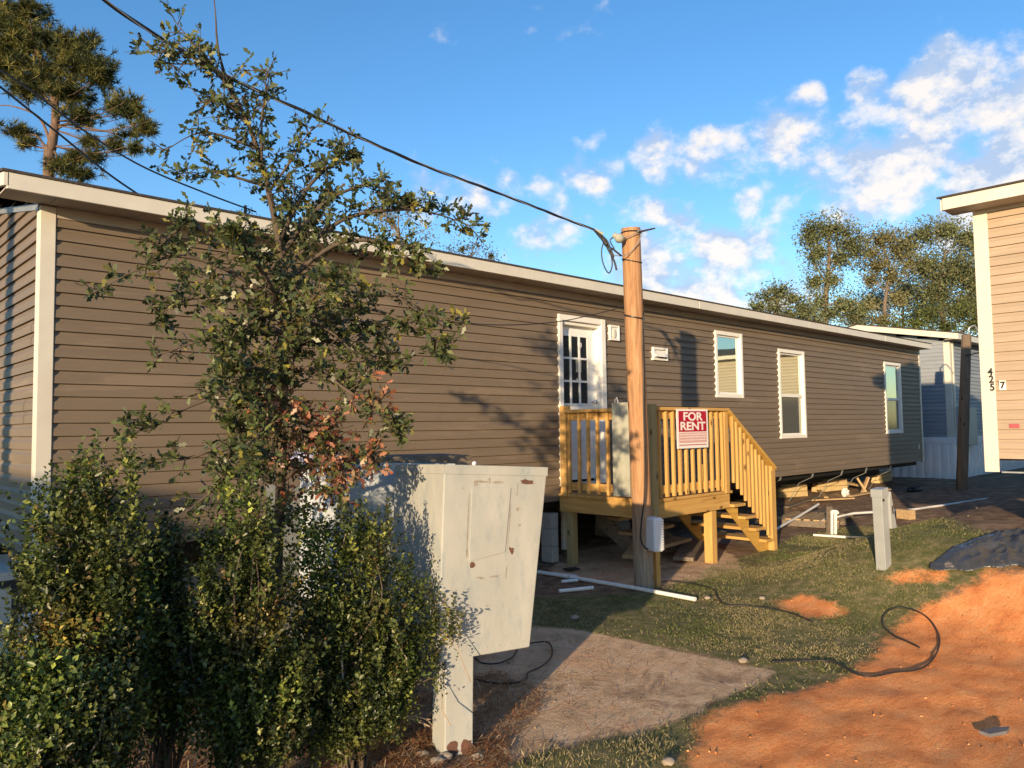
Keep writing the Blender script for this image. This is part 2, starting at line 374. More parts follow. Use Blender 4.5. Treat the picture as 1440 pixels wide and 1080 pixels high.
mb = MB(); mb.box((BX0-.022, FY-.026, BZ0-.03), (BX0+.085, FY+.001, BZ1-.02)); mb.box((BX0-.024, FY+.001, BZ0-.03), (BX0+.001, FY+.085, BZ1-.02))
part('corner_trim', mb, 'white_trim', home, bevel=.004)
mb = MB(); mb.box((BX1-.055, FY-.026, BZ0-.03), (BX1+.024, FY+.06, BZ1-.02)); part('corner_trim', mb, 'white_trim', home, bevel=.004)
mb = MB(); mb.box((BX0+.09, FY-.022, BZ1-.10), (BX1-.06, FY+.02, BZ1-.012)); part('frieze_board', mb, 'soffit', home)
mb = MB(); mb.box((BX0-.30, FY-.31, BZ1-.010), (BX1+.02, FY+.0, BZ1+.002))
for k in range(60):
    x = BX0-.28+k*.31; mb.box((x, FY-.305, BZ1-.014), (x+.012, FY-.03, BZ1-.0105))
part('soffit', mb, 'soffit', home)
mb = MB()
for k, (a, b) in enumerate(((-.30, 1.42), (1.423, 5.0), (5.003, 8.6), (8.603, 12.2), (12.203, 15.8), (15.803, BX1-BX0-.11))):
    dz = .003*(k % 2); mb.box((BX0+a, FY-.335-dz*.6, BZ1-.02), (BX0+b, FY-.305, BZ1+.10))
part('fascia', mb, 'white_trim', home, bevel=.004)
zr = BZ1+.10; yr = FY+BW/2; rise = PITCH*(BW/2+.33)
mb = MB()
mb.prism([(BX0-.32, FY-.335, zr-.10), (BX0-.32, yr, zr-.10+rise), (BX0-.32, yr, zr+rise-.005), (BX0-.32, FY-.335, zr-.005)], (.03, 0, 0))
mb.prism([(BX0-.32, FY+BW+.33, zr-.10), (BX0-.32, yr+.001, zr-.10+rise), (BX0-.32, yr+.001, zr+rise-.005), (BX0-.32, FY+BW+.33, zr-.005)], (.03, 0, 0))
part('rake_board', mb, 'white_trim', home)
mb = MB(); mb.prism([(BX0-.03, FY+.02, BZ1-.05), (BX0-.03, yr, BZ1-.05+PITCH*BW/2), (BX0-.03, yr, BZ1+.0+PITCH*BW/2), (BX0-.03, FY+.02, BZ1+.0)], (.04, 0, 0)); part('rake_trim', mb, 'galv', home)
mb = MB()
for s in (1, -1):
    y0 = yr - s*(BW/2+.345)
    mb.prism([(BX0-.33, y0, zr), (BX0-.33, yr, zr+rise+.005), (BX0-.33, yr, zr+rise+.03), (BX0-.33, y0, zr+.02)], (BX1-BX0+.25, 0, 0))
part('roof', mb, 'shingle', home)
# underside, beams, straps
mb = MB(); mb.box((BX0+.1, FY+.12, BZ0-.10), (BX1-.1, FY+BW-.12, BZ0+.015)); part('belly_wrap', mb, 'belly', home)
for y in (FY+.95, FY+3.1):
    mb = MB(); mb.box((BX0+.1, y, BZ0-.35), (BX1-.1, y+.10, BZ0-.335)); mb.box((BX0+.1, y+.045, BZ0-.335), (BX1-.1, y+.055, BZ0-.115)); mb.box((BX0+.1, y, BZ0-.115), (BX1-.1, y+.10, BZ0-.101)); part('chassis_beam', mb, 'steel_dark', home)
mb = MB()
n = 150
for i in range(n):
    x = BX0+(BX1-BX0)*i/n; mb.box((x, FY+BW-.03-.012*(i % 2), .0), (x+(BX1-BX0)/n, FY+BW-.01-.012*(i % 2), BZ0))
part('added_rear_skirt', mb, 'skirt', home)  # added along the far side to keep light out from under the home
for (px, y0, y1) in ((1098, 667, 682), (1143, 663, 684), (1184, 660, 676), (1218, 657, 672), (1252, 654, 664)):
    a = onY(px+1, y0+1, FY+.03); b = onY(px-1, y0+8, FY+.05)
    mb = MB().bar(a, b, .05, .008, up=(0,1,0)); mb.tube([b, (b.x-.03, FY+.3, b.z-.12), (b.x-.06, FY+.5, max(.2, b.z-.5))], .006, 5)
    part('tie_down_strap', mb, 'galv', home)
# door
dx0, dx1, dz0, dz1 = door
d = part('door', MB().box((dx0+.10, FY+.085, dz0+.03), (dx1-.07, FY+.125, dz1-.09)), 'door_white', home, bevel=.003)
mb = MB(); mb.box((dx0-.02, FY-.045, dz0-.02), (dx0+.045, FY+.06, dz1+.03)); mb.box((dx1-.055, FY-.045, dz0-.02), (dx1+.03, FY+.06, dz1+.03)); mb.box((dx0+.045, FY-.043, dz1-.045), (dx1-.055, FY+.06, dz1+.029)); mb.box((dx0, FY-.06, dz0-.03), (dx1, FY+.08, dz0+.0))
mb.box((dx0+.045, FY+.0, dz0), (dx0+.10, FY+.13, dz1-.045)); mb.box((dx1-.07, FY+.0, dz0), (dx1-.056, FY+.13, dz1-.045)); mb.box((dx0+.10, FY+.0, dz1-.09), (dx1-.07, FY+.13, dz1-.046))
part('door_frame', mb, 'white_vinyl', home, bevel=.004)
g0 = onY(788, 470, FY+.085); g1 = onY(827, 569, FY+.085)
gx0, gx1, gz1, gz0 = g0.x, g1.x, g0.z, g1.z
part('window_pane', MB().box((gx0, FY+.079, gz0), (gx1, FY+.0845, gz1)), 'glass_dark', d)
mb = MB()
for k in range(4):
    x = gx0+(gx1-gx0)*k/3; mb.box((x-.014, FY+.066, gz0-.014), (x+.014, FY+.0785, gz1+.014))
for k in range(4):
    z = gz0+(gz1-gz0)*k/3; mb.box((gx0+.014, FY+.068, z-.013), (gx1-.014, FY+.0785, z+.013))
mb.box((gx0-.06, FY+.074, gz0-.06), (gx0-.015, FY+.0845, gz1+.06)); mb.box((gx1+.015, FY+.074, gz0-.06), (gx1+.06, FY+.0845, gz1+.06))
mb.box((gx0-.015, FY+.0745, gz1+.015), (gx1+.015, FY+.0845, gz1+.06)); mb.box((gx0-.015, FY+.0745, gz0-.06), (gx1+.015, FY+.0845, gz0-.015))
part('muntins', mb, 'door_white', d)
mb = MB()
for z0_, z1_ in ((dz0+.12, dz0+.62),):
    for x0_ in (dx0+.17, dx0+.49):
        mb.box((x0_, FY+.076, z0_), (x0_+.24, FY+.0845, z1_)); mb.box((x0_+.03, FY+.070, z0_+.03), (x0_+.21, FY+.0755, z1_-.03))
part('door_panel', mb, 'door_white', d, bevel=.004)
kz = onY(836, 565, FY).z; mb = MB().tube([(dx1-.13, FY+.085, kz), (dx1-.13, FY+.04, kz)], .012, 10); mb.ball((dx1-.13, FY+.02, kz), (.03, .025, .03)); part('handle', mb, 'galv', d, smooth=True)
# sticker and paper on the middle panes
a = onY(815, 487, FY+.078); mb = MB()
mb.prism([(a.x-.035, FY+.0775, a.z+.05), (a.x+.035, FY+.0775, a.z+.05), (a.x+.04, FY+.0775, a.z), (a.x+.012, FY+.0775, a.z-.03), (a.x+.008, FY+.0775, a.z-.075), (a.x-.012, FY+.0775, a.z-.03), (a.x-.035, FY+.0775, a.z)], (0, .001, 0)); part('sticker', mb, 'sign_white', d)
mb = MB(); mb.ball((a.x+.0, FY+.0775, a.z+.005), (.014, .0009, .02)); part('sticker_mark', mb, 'black_paint', d)
b = onY(814, 514, FY+.078); mb = MB().box((b.x-.06, FY+.076, b.z-.09), (b.x+.05, FY+.0775, b.z+.10)); mb.box((b.x-.06, FY+.076, b.z-.20), (b.x+.05, FY+.0775, b.z-.17)); part('paper_notice', mb, 'galv_old', d)
# windows
for k, (a, b, c, e) in enumerate(wins):
    w = part('window', MB().box((a+.02, FY+.05, c+.02), (b-.02, FY+.10, e-.02)), 'belly', home)
    mb = rect_frame(MB(), a-.02, b+.02, c-.02, e+.02, FY, .062, .05, .034); rect_frame(mb, a+.042, b-.042, c+.042, e-.042, FY, .03, .045, -.004)
    # scalloped J channel on the left edge
    z = c-.02
    while z < e:
        mb.box((a-.029, FY-.026, z), (a-.0205, FY+.01, z+.058)); z += .1016
    part('window_frame', mb, 'white_vinyl', w, bevel=.004)
    zm = (c+e)/2-.03 if k else e-.20
    if k:
        part('sash_rail', MB().box((a+.072, FY-.012, zm-.028), (b-.072, FY+.04, zm+.028)), 'white_vinyl', w, bevel=.003)
        part('upper_pane', MB().box((a+.07, FY+.018, zm+.028), (b-.07, FY+.024, e-.07)), 'glass_win', w)
        part('lower_pane', MB().box((a+.07, FY+.026, c+.07), (b-.07, FY+.032, zm-.028)), 'screen', w)
    else:
        part('pane', MB().box((a+.07, FY+.018, c+.07), (b-.07, FY+.024, e-.07)), 'glass_win', w)
# vents
p0 = onY(854, 457, FY); p1 = onY(868, 480, FY); mb = rect_frame(MB(), p0.x, p1.x, p1.z, p0.z, FY, .028, .02, .05); mb.box((p0.x+.028, FY-.034, p1.z+.028), (p1.x-.028, FY, p0.z-.028)); q = part('wall_light_box', mb, 'white_vinyl', home, bevel=.004)
mb = MB().ball(((p0.x+p1.x)/2, FY-.036, (p0.z+p1.z)/2-.01), (.05, .012, .07)); part('cover_plate', mb, 'white_trim', q, smooth=True)
p0 = onY(915, 488, FY); p1 = onY(936, 508, FY); mb = rect_frame(MB(), p0.x, p1.x, p1.z, p0.z, FY, .035, .02, .05); mb.prism([(p0.x+.036, FY-.02, p0.z-.036), (p0.x+.036, FY-.075, p1.z+.05), (p0.x+.036, FY-.02, p1.z+.05)], (p1.x-p0.x-.072, 0, 0)); q = part('dryer_vent', mb, 'white_vinyl', home, bevel=.003)
mb = MB(); mb.box((p0.x+.10, FY-.077, p1.z+.036), (p0.x+.18, FY-.02, p1.z+.048)); mb.box((p0.x+.21, FY-.077, p1.z+.036), (p1.x-.07, FY-.02, p1.z+.048)); part('vent_flap', mb, 'belly', q)
a = onY(1290, 628, FY); part('outlet_cover', MB().box((a.x-.05, FY-.04, a.z-.06), (a.x+.05, FY, a.z+.06)), 'galv', home)
# ================================================================== GREY HOME behind
GX, GY = 22.2, 6.65; gz0, gz1 = 1.31, 3.86
gh = thing('mobile_home', 'grey sided mobile home with white metal skirting, past the far end of the brown one', 'mobile home', (GX, GY, .22))
mb = MB(); GW = 4.4; GL = 16
def gab2(z):
    e = max(0, (z-gz1)/PITCH); return (e, GW-e)
siding_wall(mb, (GX, GY+GW), (GX, GY), gz0, gz1+.38, (-1, 0), gable=gab2); part('end_wall', mb, 'siding_grey', gh)
mb = MB(); siding_wall(mb, (GX, GY), (GX+GL, GY), gz0, gz1, (0, -1)); part('front_wall', mb, 'siding_grey', gh)
part('inner_shell', MB().box((GX+.03, GY+.03, gz0), (GX+GL-.03, GY+GW-.03, gz1)), 'belly', gh)
mb = MB(); mb.box((GX-.025, GY-.028, gz0-.02), (GX+.10, GY+.001, gz1)); mb.box((GX-.027, GY+.001, gz0-.02), (GX+.001, GY+.12, gz1)); part('corner_trim', mb, 'white_trim', gh)
mb = MB(); mb.box((GX-.04, GY-.045, gz0-.16), (GX+GL, GY-.012, gz0-.002)); mb.box((GX-.042, GY-.012, gz0-.16), (GX-.012, GY+GW, gz0-.002)); part('skirt_band', mb, 'skirt', gh)
mb = MB()
for i in range(150):
    t = i*.105; o_ = .024*(i % 2); mb.box((GX+t, GY-.02-o_, .0), (GX+t+.105, GY+.01-o_, gz0-.162))
for i in range(42):
    t = i*.105; o_ = .024*(i % 2); mb.box((GX-.02-o_, GY+.012+t, .0), (GX+.01-o_, GY+.012+t+.105, gz0-.163))
part('skirting', mb, 'skirt', gh)
mb = MB(); yr2 = GY+GW/2; r2 = PITCH*(GW/2+.3)
mb.box((GX-.32, GY-.33, gz1-.03), (GX+GL, GY-.30, gz1+.12)); mb.prism([(GX-.32, GY-.30, gz1-.03), (GX-.32, yr2, gz1-.03+r2), (GX-.32, yr2, gz1+.12+r2), (GX-.32, GY-.30, gz1+.12)], (.03, 0, 0)); mb.prism([(GX-.32, GY+GW+.3, gz1-.03), (GX-.32, yr2+.001, gz1-.03+r2), (GX-.32, yr2+.001, gz1+.12+r2), (GX-.32, GY+GW+.3, gz1+.12)], (.03, 0, 0))
part('fascia', mb, 'white_trim', gh)
part('soffit', MB().box((GX-.29, GY-.299, gz1-.02), (GX+GL, GY-.0, gz1-.005)), 'soffit', gh)
mb = MB()
for s in (1, -1):
    y0 = yr2-s*(GW/2+.34); mb.prism([(GX-.34, y0, gz1+.12), (GX-.34, yr2, gz1+.125+r2), (GX-.34, yr2, gz1+.15+r2), (GX-.34, y0, gz1+.145)], (GL+.4, 0, 0))
part('roof', mb, 'shingle', gh)
mb = MB().box((GX+.13, GY-.19, 1.08), (GX+1.42, GY-.03, 2.09)); eb = part('electrical_panel', mb, 'ped_grey', gh, bevel=.01); part('panel_lid', MB().box((GX+.16, GY-.203, 1.12), (GX+1.38, GY-.191, 2.05)), 'ped_grey', eb)
mb = MB().box((GX+.12, GY-.06, gz0-.02), (GX+.20, GY-.03, gz1-.05)); part('downspout', mb, 'white_trim', gh)
# ================================================================== BEIGE HOME, number 425 7
def beige_home(X, Y, z0, z1, W, LEN, sid, label, shift=None):
    """home with its long axis along Y; (X,Y) is its corner nearest -X,+Y; runs toward -Y"""
    h = thing('mobile_home', label, 'mobile home', (X, Y, hz(X, Y)))
    mb = MB(); siding_wall(mb, (X, Y), (X, Y-LEN), z0, z1, (-1, 0)); part('side_wall', mb, sid, h); mb = MB(); siding_wall(mb, (X+W, Y-LEN), (X+W, Y), z0, z1, (1, 0)); part('rear_wall', mb, sid, h)
    mb = MB()
    def g(z):
        e = max(0, (z-z1)/PITCH); return (e, W-e)
    siding_wall(mb, (X+W, Y), (X, Y), z0, z1+PITCH*W/2-.02, (0, 1), gable=g); part('end_wall', mb, sid, h)
    part('inner_shell', MB().box((X+.03, Y-LEN+.03, z0), (X+W-.03, Y-.03, z1)), 'belly', h)
    mb = MB(); mb.box((X-.026, Y-.115, z0-.14), (X+.001, Y+.02, z1-.0)); mb.box((X+.001, Y+.001, z0-.14), (X+.10, Y+.022, z1-.0)); part('corner_trim', mb, 'white_trim', h, bevel=.004)
    part('frieze_board', MB().box((X-.02, Y-LEN, z1-.05), (X+.001, Y-.117, z1-.002)), 'white_trim', h)
    part('soffit', MB().box((X-.30, Y-LEN, z1-.01), (X-.001, Y+.22, z1+.004)), 'soffit', h)
    mb = MB(); mb.box((X-.33, Y-LEN, z1-.01), (X-.301, Y+.22, z1+.115)); yl = W/2
    r_ = PITCH*(W/2+.3)
    for s, x0 in ((1, X-.30), (-1, X+W+.30)):
        mb.prism([(x0, Y+.22, z1-.01), (X+yl-s*.001, Y+.22, z1-.01+r_), (X+yl-s*.001, Y+.22, z1+.115+r_), (x0, Y+.22, z1+.115)], (0, .03, 0))
    part('fascia', mb, 'white_trim', h, bevel=.003)
    mb = MB()
    for s in (1, -1):
        x0 = X+W/2-s*(W/2+.345); mb.prism([(x0, Y+.27, z1+.117), (X+W/2, Y+.27, z1+.122+r_), (X+W/2, Y+.27, z1+.145+r_), (x0, Y+.27, z1+.138)], (0, -LEN-.3, 0))
    part('roof', mb, 'shingle', h)
    mb = MB()
    for x in (X+.9, X+W-1.0): mb.box((x, Y-LEN, z0-.14), (x+.1, Y-.2, z0-.005))
    mb.box((X+.05, Y-LEN, z0-.02), (X+W-.05, Y-.05, z0-.001)); part('chassis_beam', mb, 'belly', h)
    return h
h425 = beige_home(9.3, 2.465, 1.312, 3.975, 4.3, 13, 'siding_beige', 'peach coloured mobile home numbered 425, at the right edge of the yard')
part('skirt_track', MB().box((9.28, -8, 1.165), (9.31, 2.33, 1.18)), 'galv', h425)
def text(s, size, offset=0.0, ext=.001, align='CENTER'):
    cu = bpy.data.curves.new('t', 'FONT'); cu.body = s; cu.size = size; cu.offset = offset; cu.extrude = ext; cu.align_x = align; cu.align_y = 'CENTER'
    o = bpy.data.objects.new('t', cu); COL.objects.link(o); bpy.context.view_layer.update()
    me = bpy.data.meshes.new_from_object(o.evaluated_get(bpy.context.evaluated_depsgraph_get())); bpy.data.objects.remove(o); return me
def place_text(me, name, mt, parent, pos, right, up, sx=1, label=None):
    r = V(right).normalized(); u = V(up).normalized(); n = r.cross(u); mx = Matrix((r*sx, u, n)).transposed().to_4x4(); mx.translation = V(pos) - worldloc(parent)
    me.transform(mx); me.name = name
    o = finish(me, mt, name, parent, None)
    if label: o['label'] = label
    return o
for ch, (px, py) in zip('425', ((1393.5, 523.5), (1395, 534), (1396.5, 545))):
    p = onX(px, py, 9.3); place_text(text(ch, .105, .0035), 'house_number', 'black_paint', h425, (9.2725, p.y, p.z), (0, -1, 0), (0, 0, 1), .9)
p = onX(1411, 542, 9.3); pl = part('number_plate', MB().box((9.270, p.y-.03, p.z-.05), (9.28, p.y+.03, p.z+.05)), 'sign_white', h425)
place_text(text('7', .095, .004), 'house_number', 'black_paint', pl, (9.268, p.y, p.z), (0, -1, 0), (0, 0, 1), .9)
p0 = onX(1420, 596, 9.3); p1 = onX(1435, 602, 9.3); part('red_label', MB().box((9.271, p1.y, p1.z), (9.28, p0.y, p0.z)), 'red_label', h425, bevel=.008)
# home that only the windows show, and an unseen one added for its shade
beige_home(23.2, 3.0, 1.0, 3.9, 4.3, 14, 'siding_tan', 'tan mobile home across the lane, seen in the windows of the brown one')
beige_home(-12.4, 13.0, .1, 2.77, 4.3, 12.6, 'siding_tan', 'unseen tan mobile home added on the left to shade the brown end wall')
# ================================================================== SERVICE POLE
pb = onZ(906, 826); pt = at(887, 321, 8.07); SUN = V((.9006, .434, -.155)).normalized()
pole = thing('service_pole', 'bare wooden service pole standing in front of the deck, warm brown above and grey painted shade below', 'utility pole', pb)
mb = MB(); n = 26; mb_p = []
ax = pt-pb
for i in range(n+1):
    t = i/n; p = pb + ax*t; mb_p.append(p + V((.004*math.sin(t*9), .004*math.cos(t*7), 0)))
mb.tube([pb-V((0,0,.2))]+mb_p, [.108]+[.104-.006*i/n for i in range(n+1)], 20)
part('shaft', mb, 'pole_wood', pole, smooth=False)
def on_pole(z, ang, r=.106):
    t = (z-pb.z)/ax.z; c = pb+ax*t; return c + V((math.cos(ang)*r, math.sin(ang)*r, 0))
def ring(z, r=.108, n=18, tilt=.02):
    return [on_pole(z+tilt*math.sin(a), a, r) for a in [2*math.pi*k/n for k in range(n+1)]]
for z in (pt.z-.05, pt.z-.34, pt.z-.92):
    part('wire_band', MB().tube(ring(z, .106, tilt=.03 if z < pt.z-.1 else .0), .005 if z > pt.z-.9 else .009, 5), 'cable', pole)
# camera-side and right side angles of the pole
def pole_px(px, py, w): return at(px, py, w)
mb = MB(); 
mb.tube([at(880, 336, 7.98), at(872, 335, 7.93), at(862, 330, 7.93)], [.012, .03, .028], 8); mb.ball(at(871, 335, 7.93), (.06, .05, .05)); part('insulator', mb, 'galv_old', pole, smooth=True)
part('guy_pin', MB().tube([at(895, 327, 8.0), at(921, 321, 8.1)], [.012, .008], 6), 'steel_dark', pole)
cb = [at(905, 440, 8.03), at(903.5, 480, 7.99), at(905, 520, 7.98), at(905, 560, 7.97), at(906, 610, 7.96), at(907, 660, 7.95), at(906, 700, 7.95), at(902, 735, 7.95), at(901, 757, 7.95), at(906, 769, 7.96), at(913, 772, 8.05), at(917, 768, 8.1)]
def smooth_path(pts, k=6):
    out = []
    for i in range(len(pts)-1):
        p0 = pts[max(i-1, 0)]; p1 = pts[i]; p2 = pts[i+1]; p3 = pts[min(i+2, len(pts)-1)]
        for j in range(k):
            t = j/k; out.append(.5*((2*p1)+(p2-p0)*t+(2*p0-5*p1+4*p2-p3)*t*t+(3*p1-p0-3*p2+p3)*t**3))
    return out+[pts[-1]]
part('down_cable', MB().tube(smooth_path(cb), .009, 6), 'cable', pole, smooth=True)
part('strap_wire', MB().tube(smooth_path([at(876, 335, 7.95), at(890, 330, 7.94), at(902, 322, 7.96)]), .005, 5), 'alu_wire', pole)
part('strap_wire', MB().tube(smooth_path([at(858, 357, 7.9), at(872, 360, 7.93), at(886, 355, 7.95), at(899, 338, 7.96), at(903, 327, 7.98)]), .005, 5), 'alu_wire', pole)
# far pole off to the left: carries the service drop, its shade falls on the end wall
fp = V((-6.6, 3.89, 0))
t = thing('utility_pole', 'tall utility pole on the left that the service cable runs up to', 'utility pole', fp)
part('shaft', MB().tube([fp, fp+V((0, 0, 9.9))], [.15, .11], 14), 'pole_wood', t)
part('crossarm', MB().bar(fp+V((-.9, 0, 9.3)), fp+V((.9, .1, 9.3)), .1, .12), 'lumber_old', t)
# service drop: twisted triplex
ends = at(849, 334, 7.93)
fe_, ne_ = V((-6.5, 3.89, 9.2)), at(20, -110, 3.9)
path = [fe_.lerp(ne_, t_)-V((0, 0, .9*t_*(1-t_))) for t_ in (0, .3, .55, .72, .84, .92, .965)]+[ne_, at(147, 0, 4.32), at(250, 68, 4.75), at(350, 122, 5.2), at(430, 158, 5.45), at(500, 191, 5.85), at(600, 234, 6.35), at(700, 271, 6.9), at(780, 302, 7.5), at(835, 323, 7.9)]
path = smooth_path(path, 14)
sd = thing('service_drop', 'thick black twisted power cable running down to the top of the service pole', 'power cable', path[-1])
fine = [path[0]]
for p in path[1:]:
    a_ = fine[-1]; k_ = max(1, int((p-a_).length/.05)); fine += [a_.lerp(p, (j+1)/k_) for j in range(k_)]
path = fine; acc = 0; strands = [[], [], []]
for i, p in enumerate(path):
    if i: acc += (p-path[i-1]).length
    for k in range(3):
        a = acc*7 + k*2.094; strands[k].append(p + V((0, math.cos(a)*.0068, math.sin(a)*.0068)))
for k in range(3): part('strand', MB().tube(strands[k], .0066 if k else .0045, 6), 'cable' if k else 'alu_wire', sd, smooth=True)
tails = [[(835,323),(852,337),(858,349),(863,362)], [(835,323),(848,338),(856,352),(864,368),(867,380)], [(836,324),(853,344),(864,352),(874,360)], [(864,350),(858,338),(866,333),(874,336)], [(850,338),(846,352),(848,370),(856,384),(861,372),(858,352)]]
for k, q in enumerate(tails):
    part('cable_tail', MB().tube(smooth_path([at(x, y, 7.9+.012*k) for x, y in q]), .011 if k < 3 else .007, 6), 'cable', sd, smooth=True)
part('splice', MB().tube([at(836, 323, 7.92), at(848, 329, 7.92)], .016, 8), 'galv_old', sd); part('splice', MB().tube([at(845, 331, 7.93), at(853, 345, 7.9)], .02, 8), 'cable', sd)
def wire(name, pts, r, label, mt='cable'):
    return single(name, MB().tube(smooth_path([at(*p) for p in pts], 8), r, 5), mt, label, 'wire', smooth=True)
wire('overhead_wire', [(-60, 75, 7.0), (10, 130, 7.5), (85, 190, 8), (160, 250, 8.5), (242, 304, 9.2)], .012, 'lower black wire crossing the pine and the left roof edge')
wire('overhead_wire', [(-60, 60, 8), (40, 125, 8.5), (120, 185, 9), (200, 234, 9.5), (290, 272, 10.2), (360, 298, 11)], .012, 'upper thin black wire crossing the sky from the pine towards the young oak')
wire('phone_wire', [(520, 452, 7.3), (600, 450, 7.45), (700, 457, 7.65), (780, 453, 7.85), (840, 441, 7.95), (874, 432, 7.98)], .005, 'thin wire strung across the siding from the oak to the service pole')
wire('guy_wire', [(523, 507, 4.9), (509, 531, 4.88), (495, 557, 4.86)], .006, 'short dark wire hanging slanted beside the oak')
# ================================================================== DECK
DX0, DX1, DY0, DY1, DZ = 7.2, 8.86, 5.27, 6.69, .87
def g_(x, y): return hz(x, y)
deck = thing('porch_deck', 'small yellow pine porch deck with railings and steps at the white door', 'deck', (DX0, DY0, 0))
mb = MB()
nb = 10
for i in range(nb):
    y0 = DY0-.03+(DY1-DY0+.02)*i/nb; mb.box((DX0-.03, y0, DZ-.035), (DX1+.02, y0+(DY1-DY0)/nb-.006, DZ+.002*(i % 3)))
part('deck_boards', mb, 'deck_x', deck, bevel=.004)
def P(nm, a, b, mt, bev=.004): return part(nm, MB().box(a, b), mt, deck, bevel=bev)
P('rim_board', (DX0, DY0-.0, DZ-.225), (DX1, DY0+.04, DZ-.036), 'deck_x'); P('rim_board', (DX0-.002, DY0+.041, DZ-.225), (DX0+.038, DY1, DZ-.036), 'deck_y'); P('rim_board', (DX1-.04, DY0+.041, DZ-.225), (DX1, DY1, DZ-.036), 'deck_y')
for k in range(3): P('joist', (DX0+.4+.4*k, DY0+.041, DZ-.20), (DX0+.44+.4*k, DY1, DZ-.037), 'deck_y')
def post(x, y, z1, w=.09, mt='deck_z', nm='post', z0=None): return P(nm, (x, y, (g_(x, y)-.05) if z0 is None else z0), (x+w, y+w, z1), mt)
post(DX0+.05, DY1-.16, DZ-.226, .10, 'deck_shaded', 'leg'); post(DX1-.36, DY0+.05, DZ-.226, .115, nm='leg'); post(DX0+.055, DY0+.06, DZ-.226, .09, nm='leg'); post(DX1-.16, DY1-.2, DZ-.226, .09, nm='leg')
RT = 1.92
post(DX0-.045, DY1-.16, RT+.05, .10, z0=DZ-.03); post(DX0-.095, DY0-.095, RT+.03, .095, 'deck_shaded', z0=DZ-.21); post(DX1-.15, DY0-.045, RT+.0, .09, z0=DZ-.03)
# rails
P('rail_cap', (DX0+.01, DY0-.07, RT-.04), (DX1-.06, DY0+.075, RT-.002), 'deck_x'); P('rail_cap', (DX0-.075, DY0+.0, RT-.041), (DX0+.07, DY1-.165, RT-.003), 'deck_y')
P('rail', (DX0+.01, DY0+.0, RT-.135), (DX1-.155, DY0+.038, RT-.042), 'deck_x'); P('rail', (DX0+.0, DY0+.0, DZ+.05), (DX1-.155, DY0+.038, DZ+.145), 'deck_x')
P('rail', (DX0+.0, DY0+.04, RT-.135), (DX0+.038, DY1-.17, RT-.042), 'deck_y'); P('rail', (DX0+.0, DY0+.04, DZ+.05), (DX0+.038, DY1-.17, DZ+.145), 'deck_y')
def bal(x, y, z0, z1, d):
    w = .036; j = random.uniform(-.006, .006); t_ = random.uniform(-.006, .006)
    mb = MB(); vs = []
    for z, o_ in ((z0, 0), (z1, t_)):
        vs += [(x+j+o_, y, z), (x+j+w+o_, y, z), (x+j+w+o_, y+w, z), (x+j+o_, y+w, z)]
    if d: vs = [(x+(p[1]-y), y+(p[0]-x), p[2]) for p in vs]
    mb.add(vs, [(3,2,1,0),(4,5,6,7),(0,1,5,4),(1,2,6,5),(2,3,7,6),(3,0,4,7)]); part('baluster', mb, 'deck_z', deck, bevel=.003)
nb = 10
for i in range(nb+1):
    if i == nb: x = DX1-.20
    else: x = DX0+.12+(DX1-.20-DX0-.10)*i/nb
    bal(x, DY0-.037, DZ+.015, RT-.042, 0)
for i in range(8): bal(DX0-.037, DY0+.14+(DY1-.36-DY0)*i/7, DZ+.015, RT-.042, 1)
# steps down to +X
ZB = hz(9.9, 5.3); sx0 = DX1+.0; ntr = 4; run = .265; rs_ = (DZ-ZB)/(ntr+.9)
for k in range(ntr):
    z = DZ-rs_*(k+1); x = sx0+.0+run*k
    P('tread', (x, DY0-.06, z-.038), (x+.285, DY1-.35, z), 'deck_y')
for y in (DY0+.045, DY1-.48):
    mb = MB(); pr = [(sx0-.0, DZ-.225), (sx0-.0, DZ-.04)]
    for k in range(ntr):
        z = DZ-rs_*(k+1)-.039; x = sx0+run*k
        pr += [(x+.001, z), (x+run-.0, z)]
    xe = sx0+run*ntr; pr += [(xe, ZB-.02), (xe-.22, ZB-.02)]
    mb.prism([(x, y, z) for x, z in pr], (0, .04, 0)); part('stringer', mb, 'deck_d', deck)
SX = 9.93; post(SX-.05, DY0-.05, 1.13, .09); post(SX-.05, DY1-.44, 1.13, .09)
for y in (DY0-.04,):
    part('stair_rail', MB().bar((DX1-.07, y+.03, RT-.03), (SX+.05, y+.03, 1.10), .12, .036), 'deck_d', deck, bevel=.003)
    part('stair_rail', MB().bar((DX1-.06, y+.055, RT-.10), (SX-.0, y+.055, 1.03), .036, .085), 'deck_d', deck, bevel=.003)
for i in range(11):
    t = (i+.5)/11; x = DX1-.03+(SX-.06-DX1+.03)*t; zt = RT-.085+(1.10-RT)*t; bal(x, DY0-.062, zt-.0-.93+.10*(1-t), zt+.02, 0)
part('rafter_tie', MB().box((DX0-.098, DY0-.04, DZ-.15), (DX0-.0955, DY0-.02, DZ-.07)), 'galv', deck)
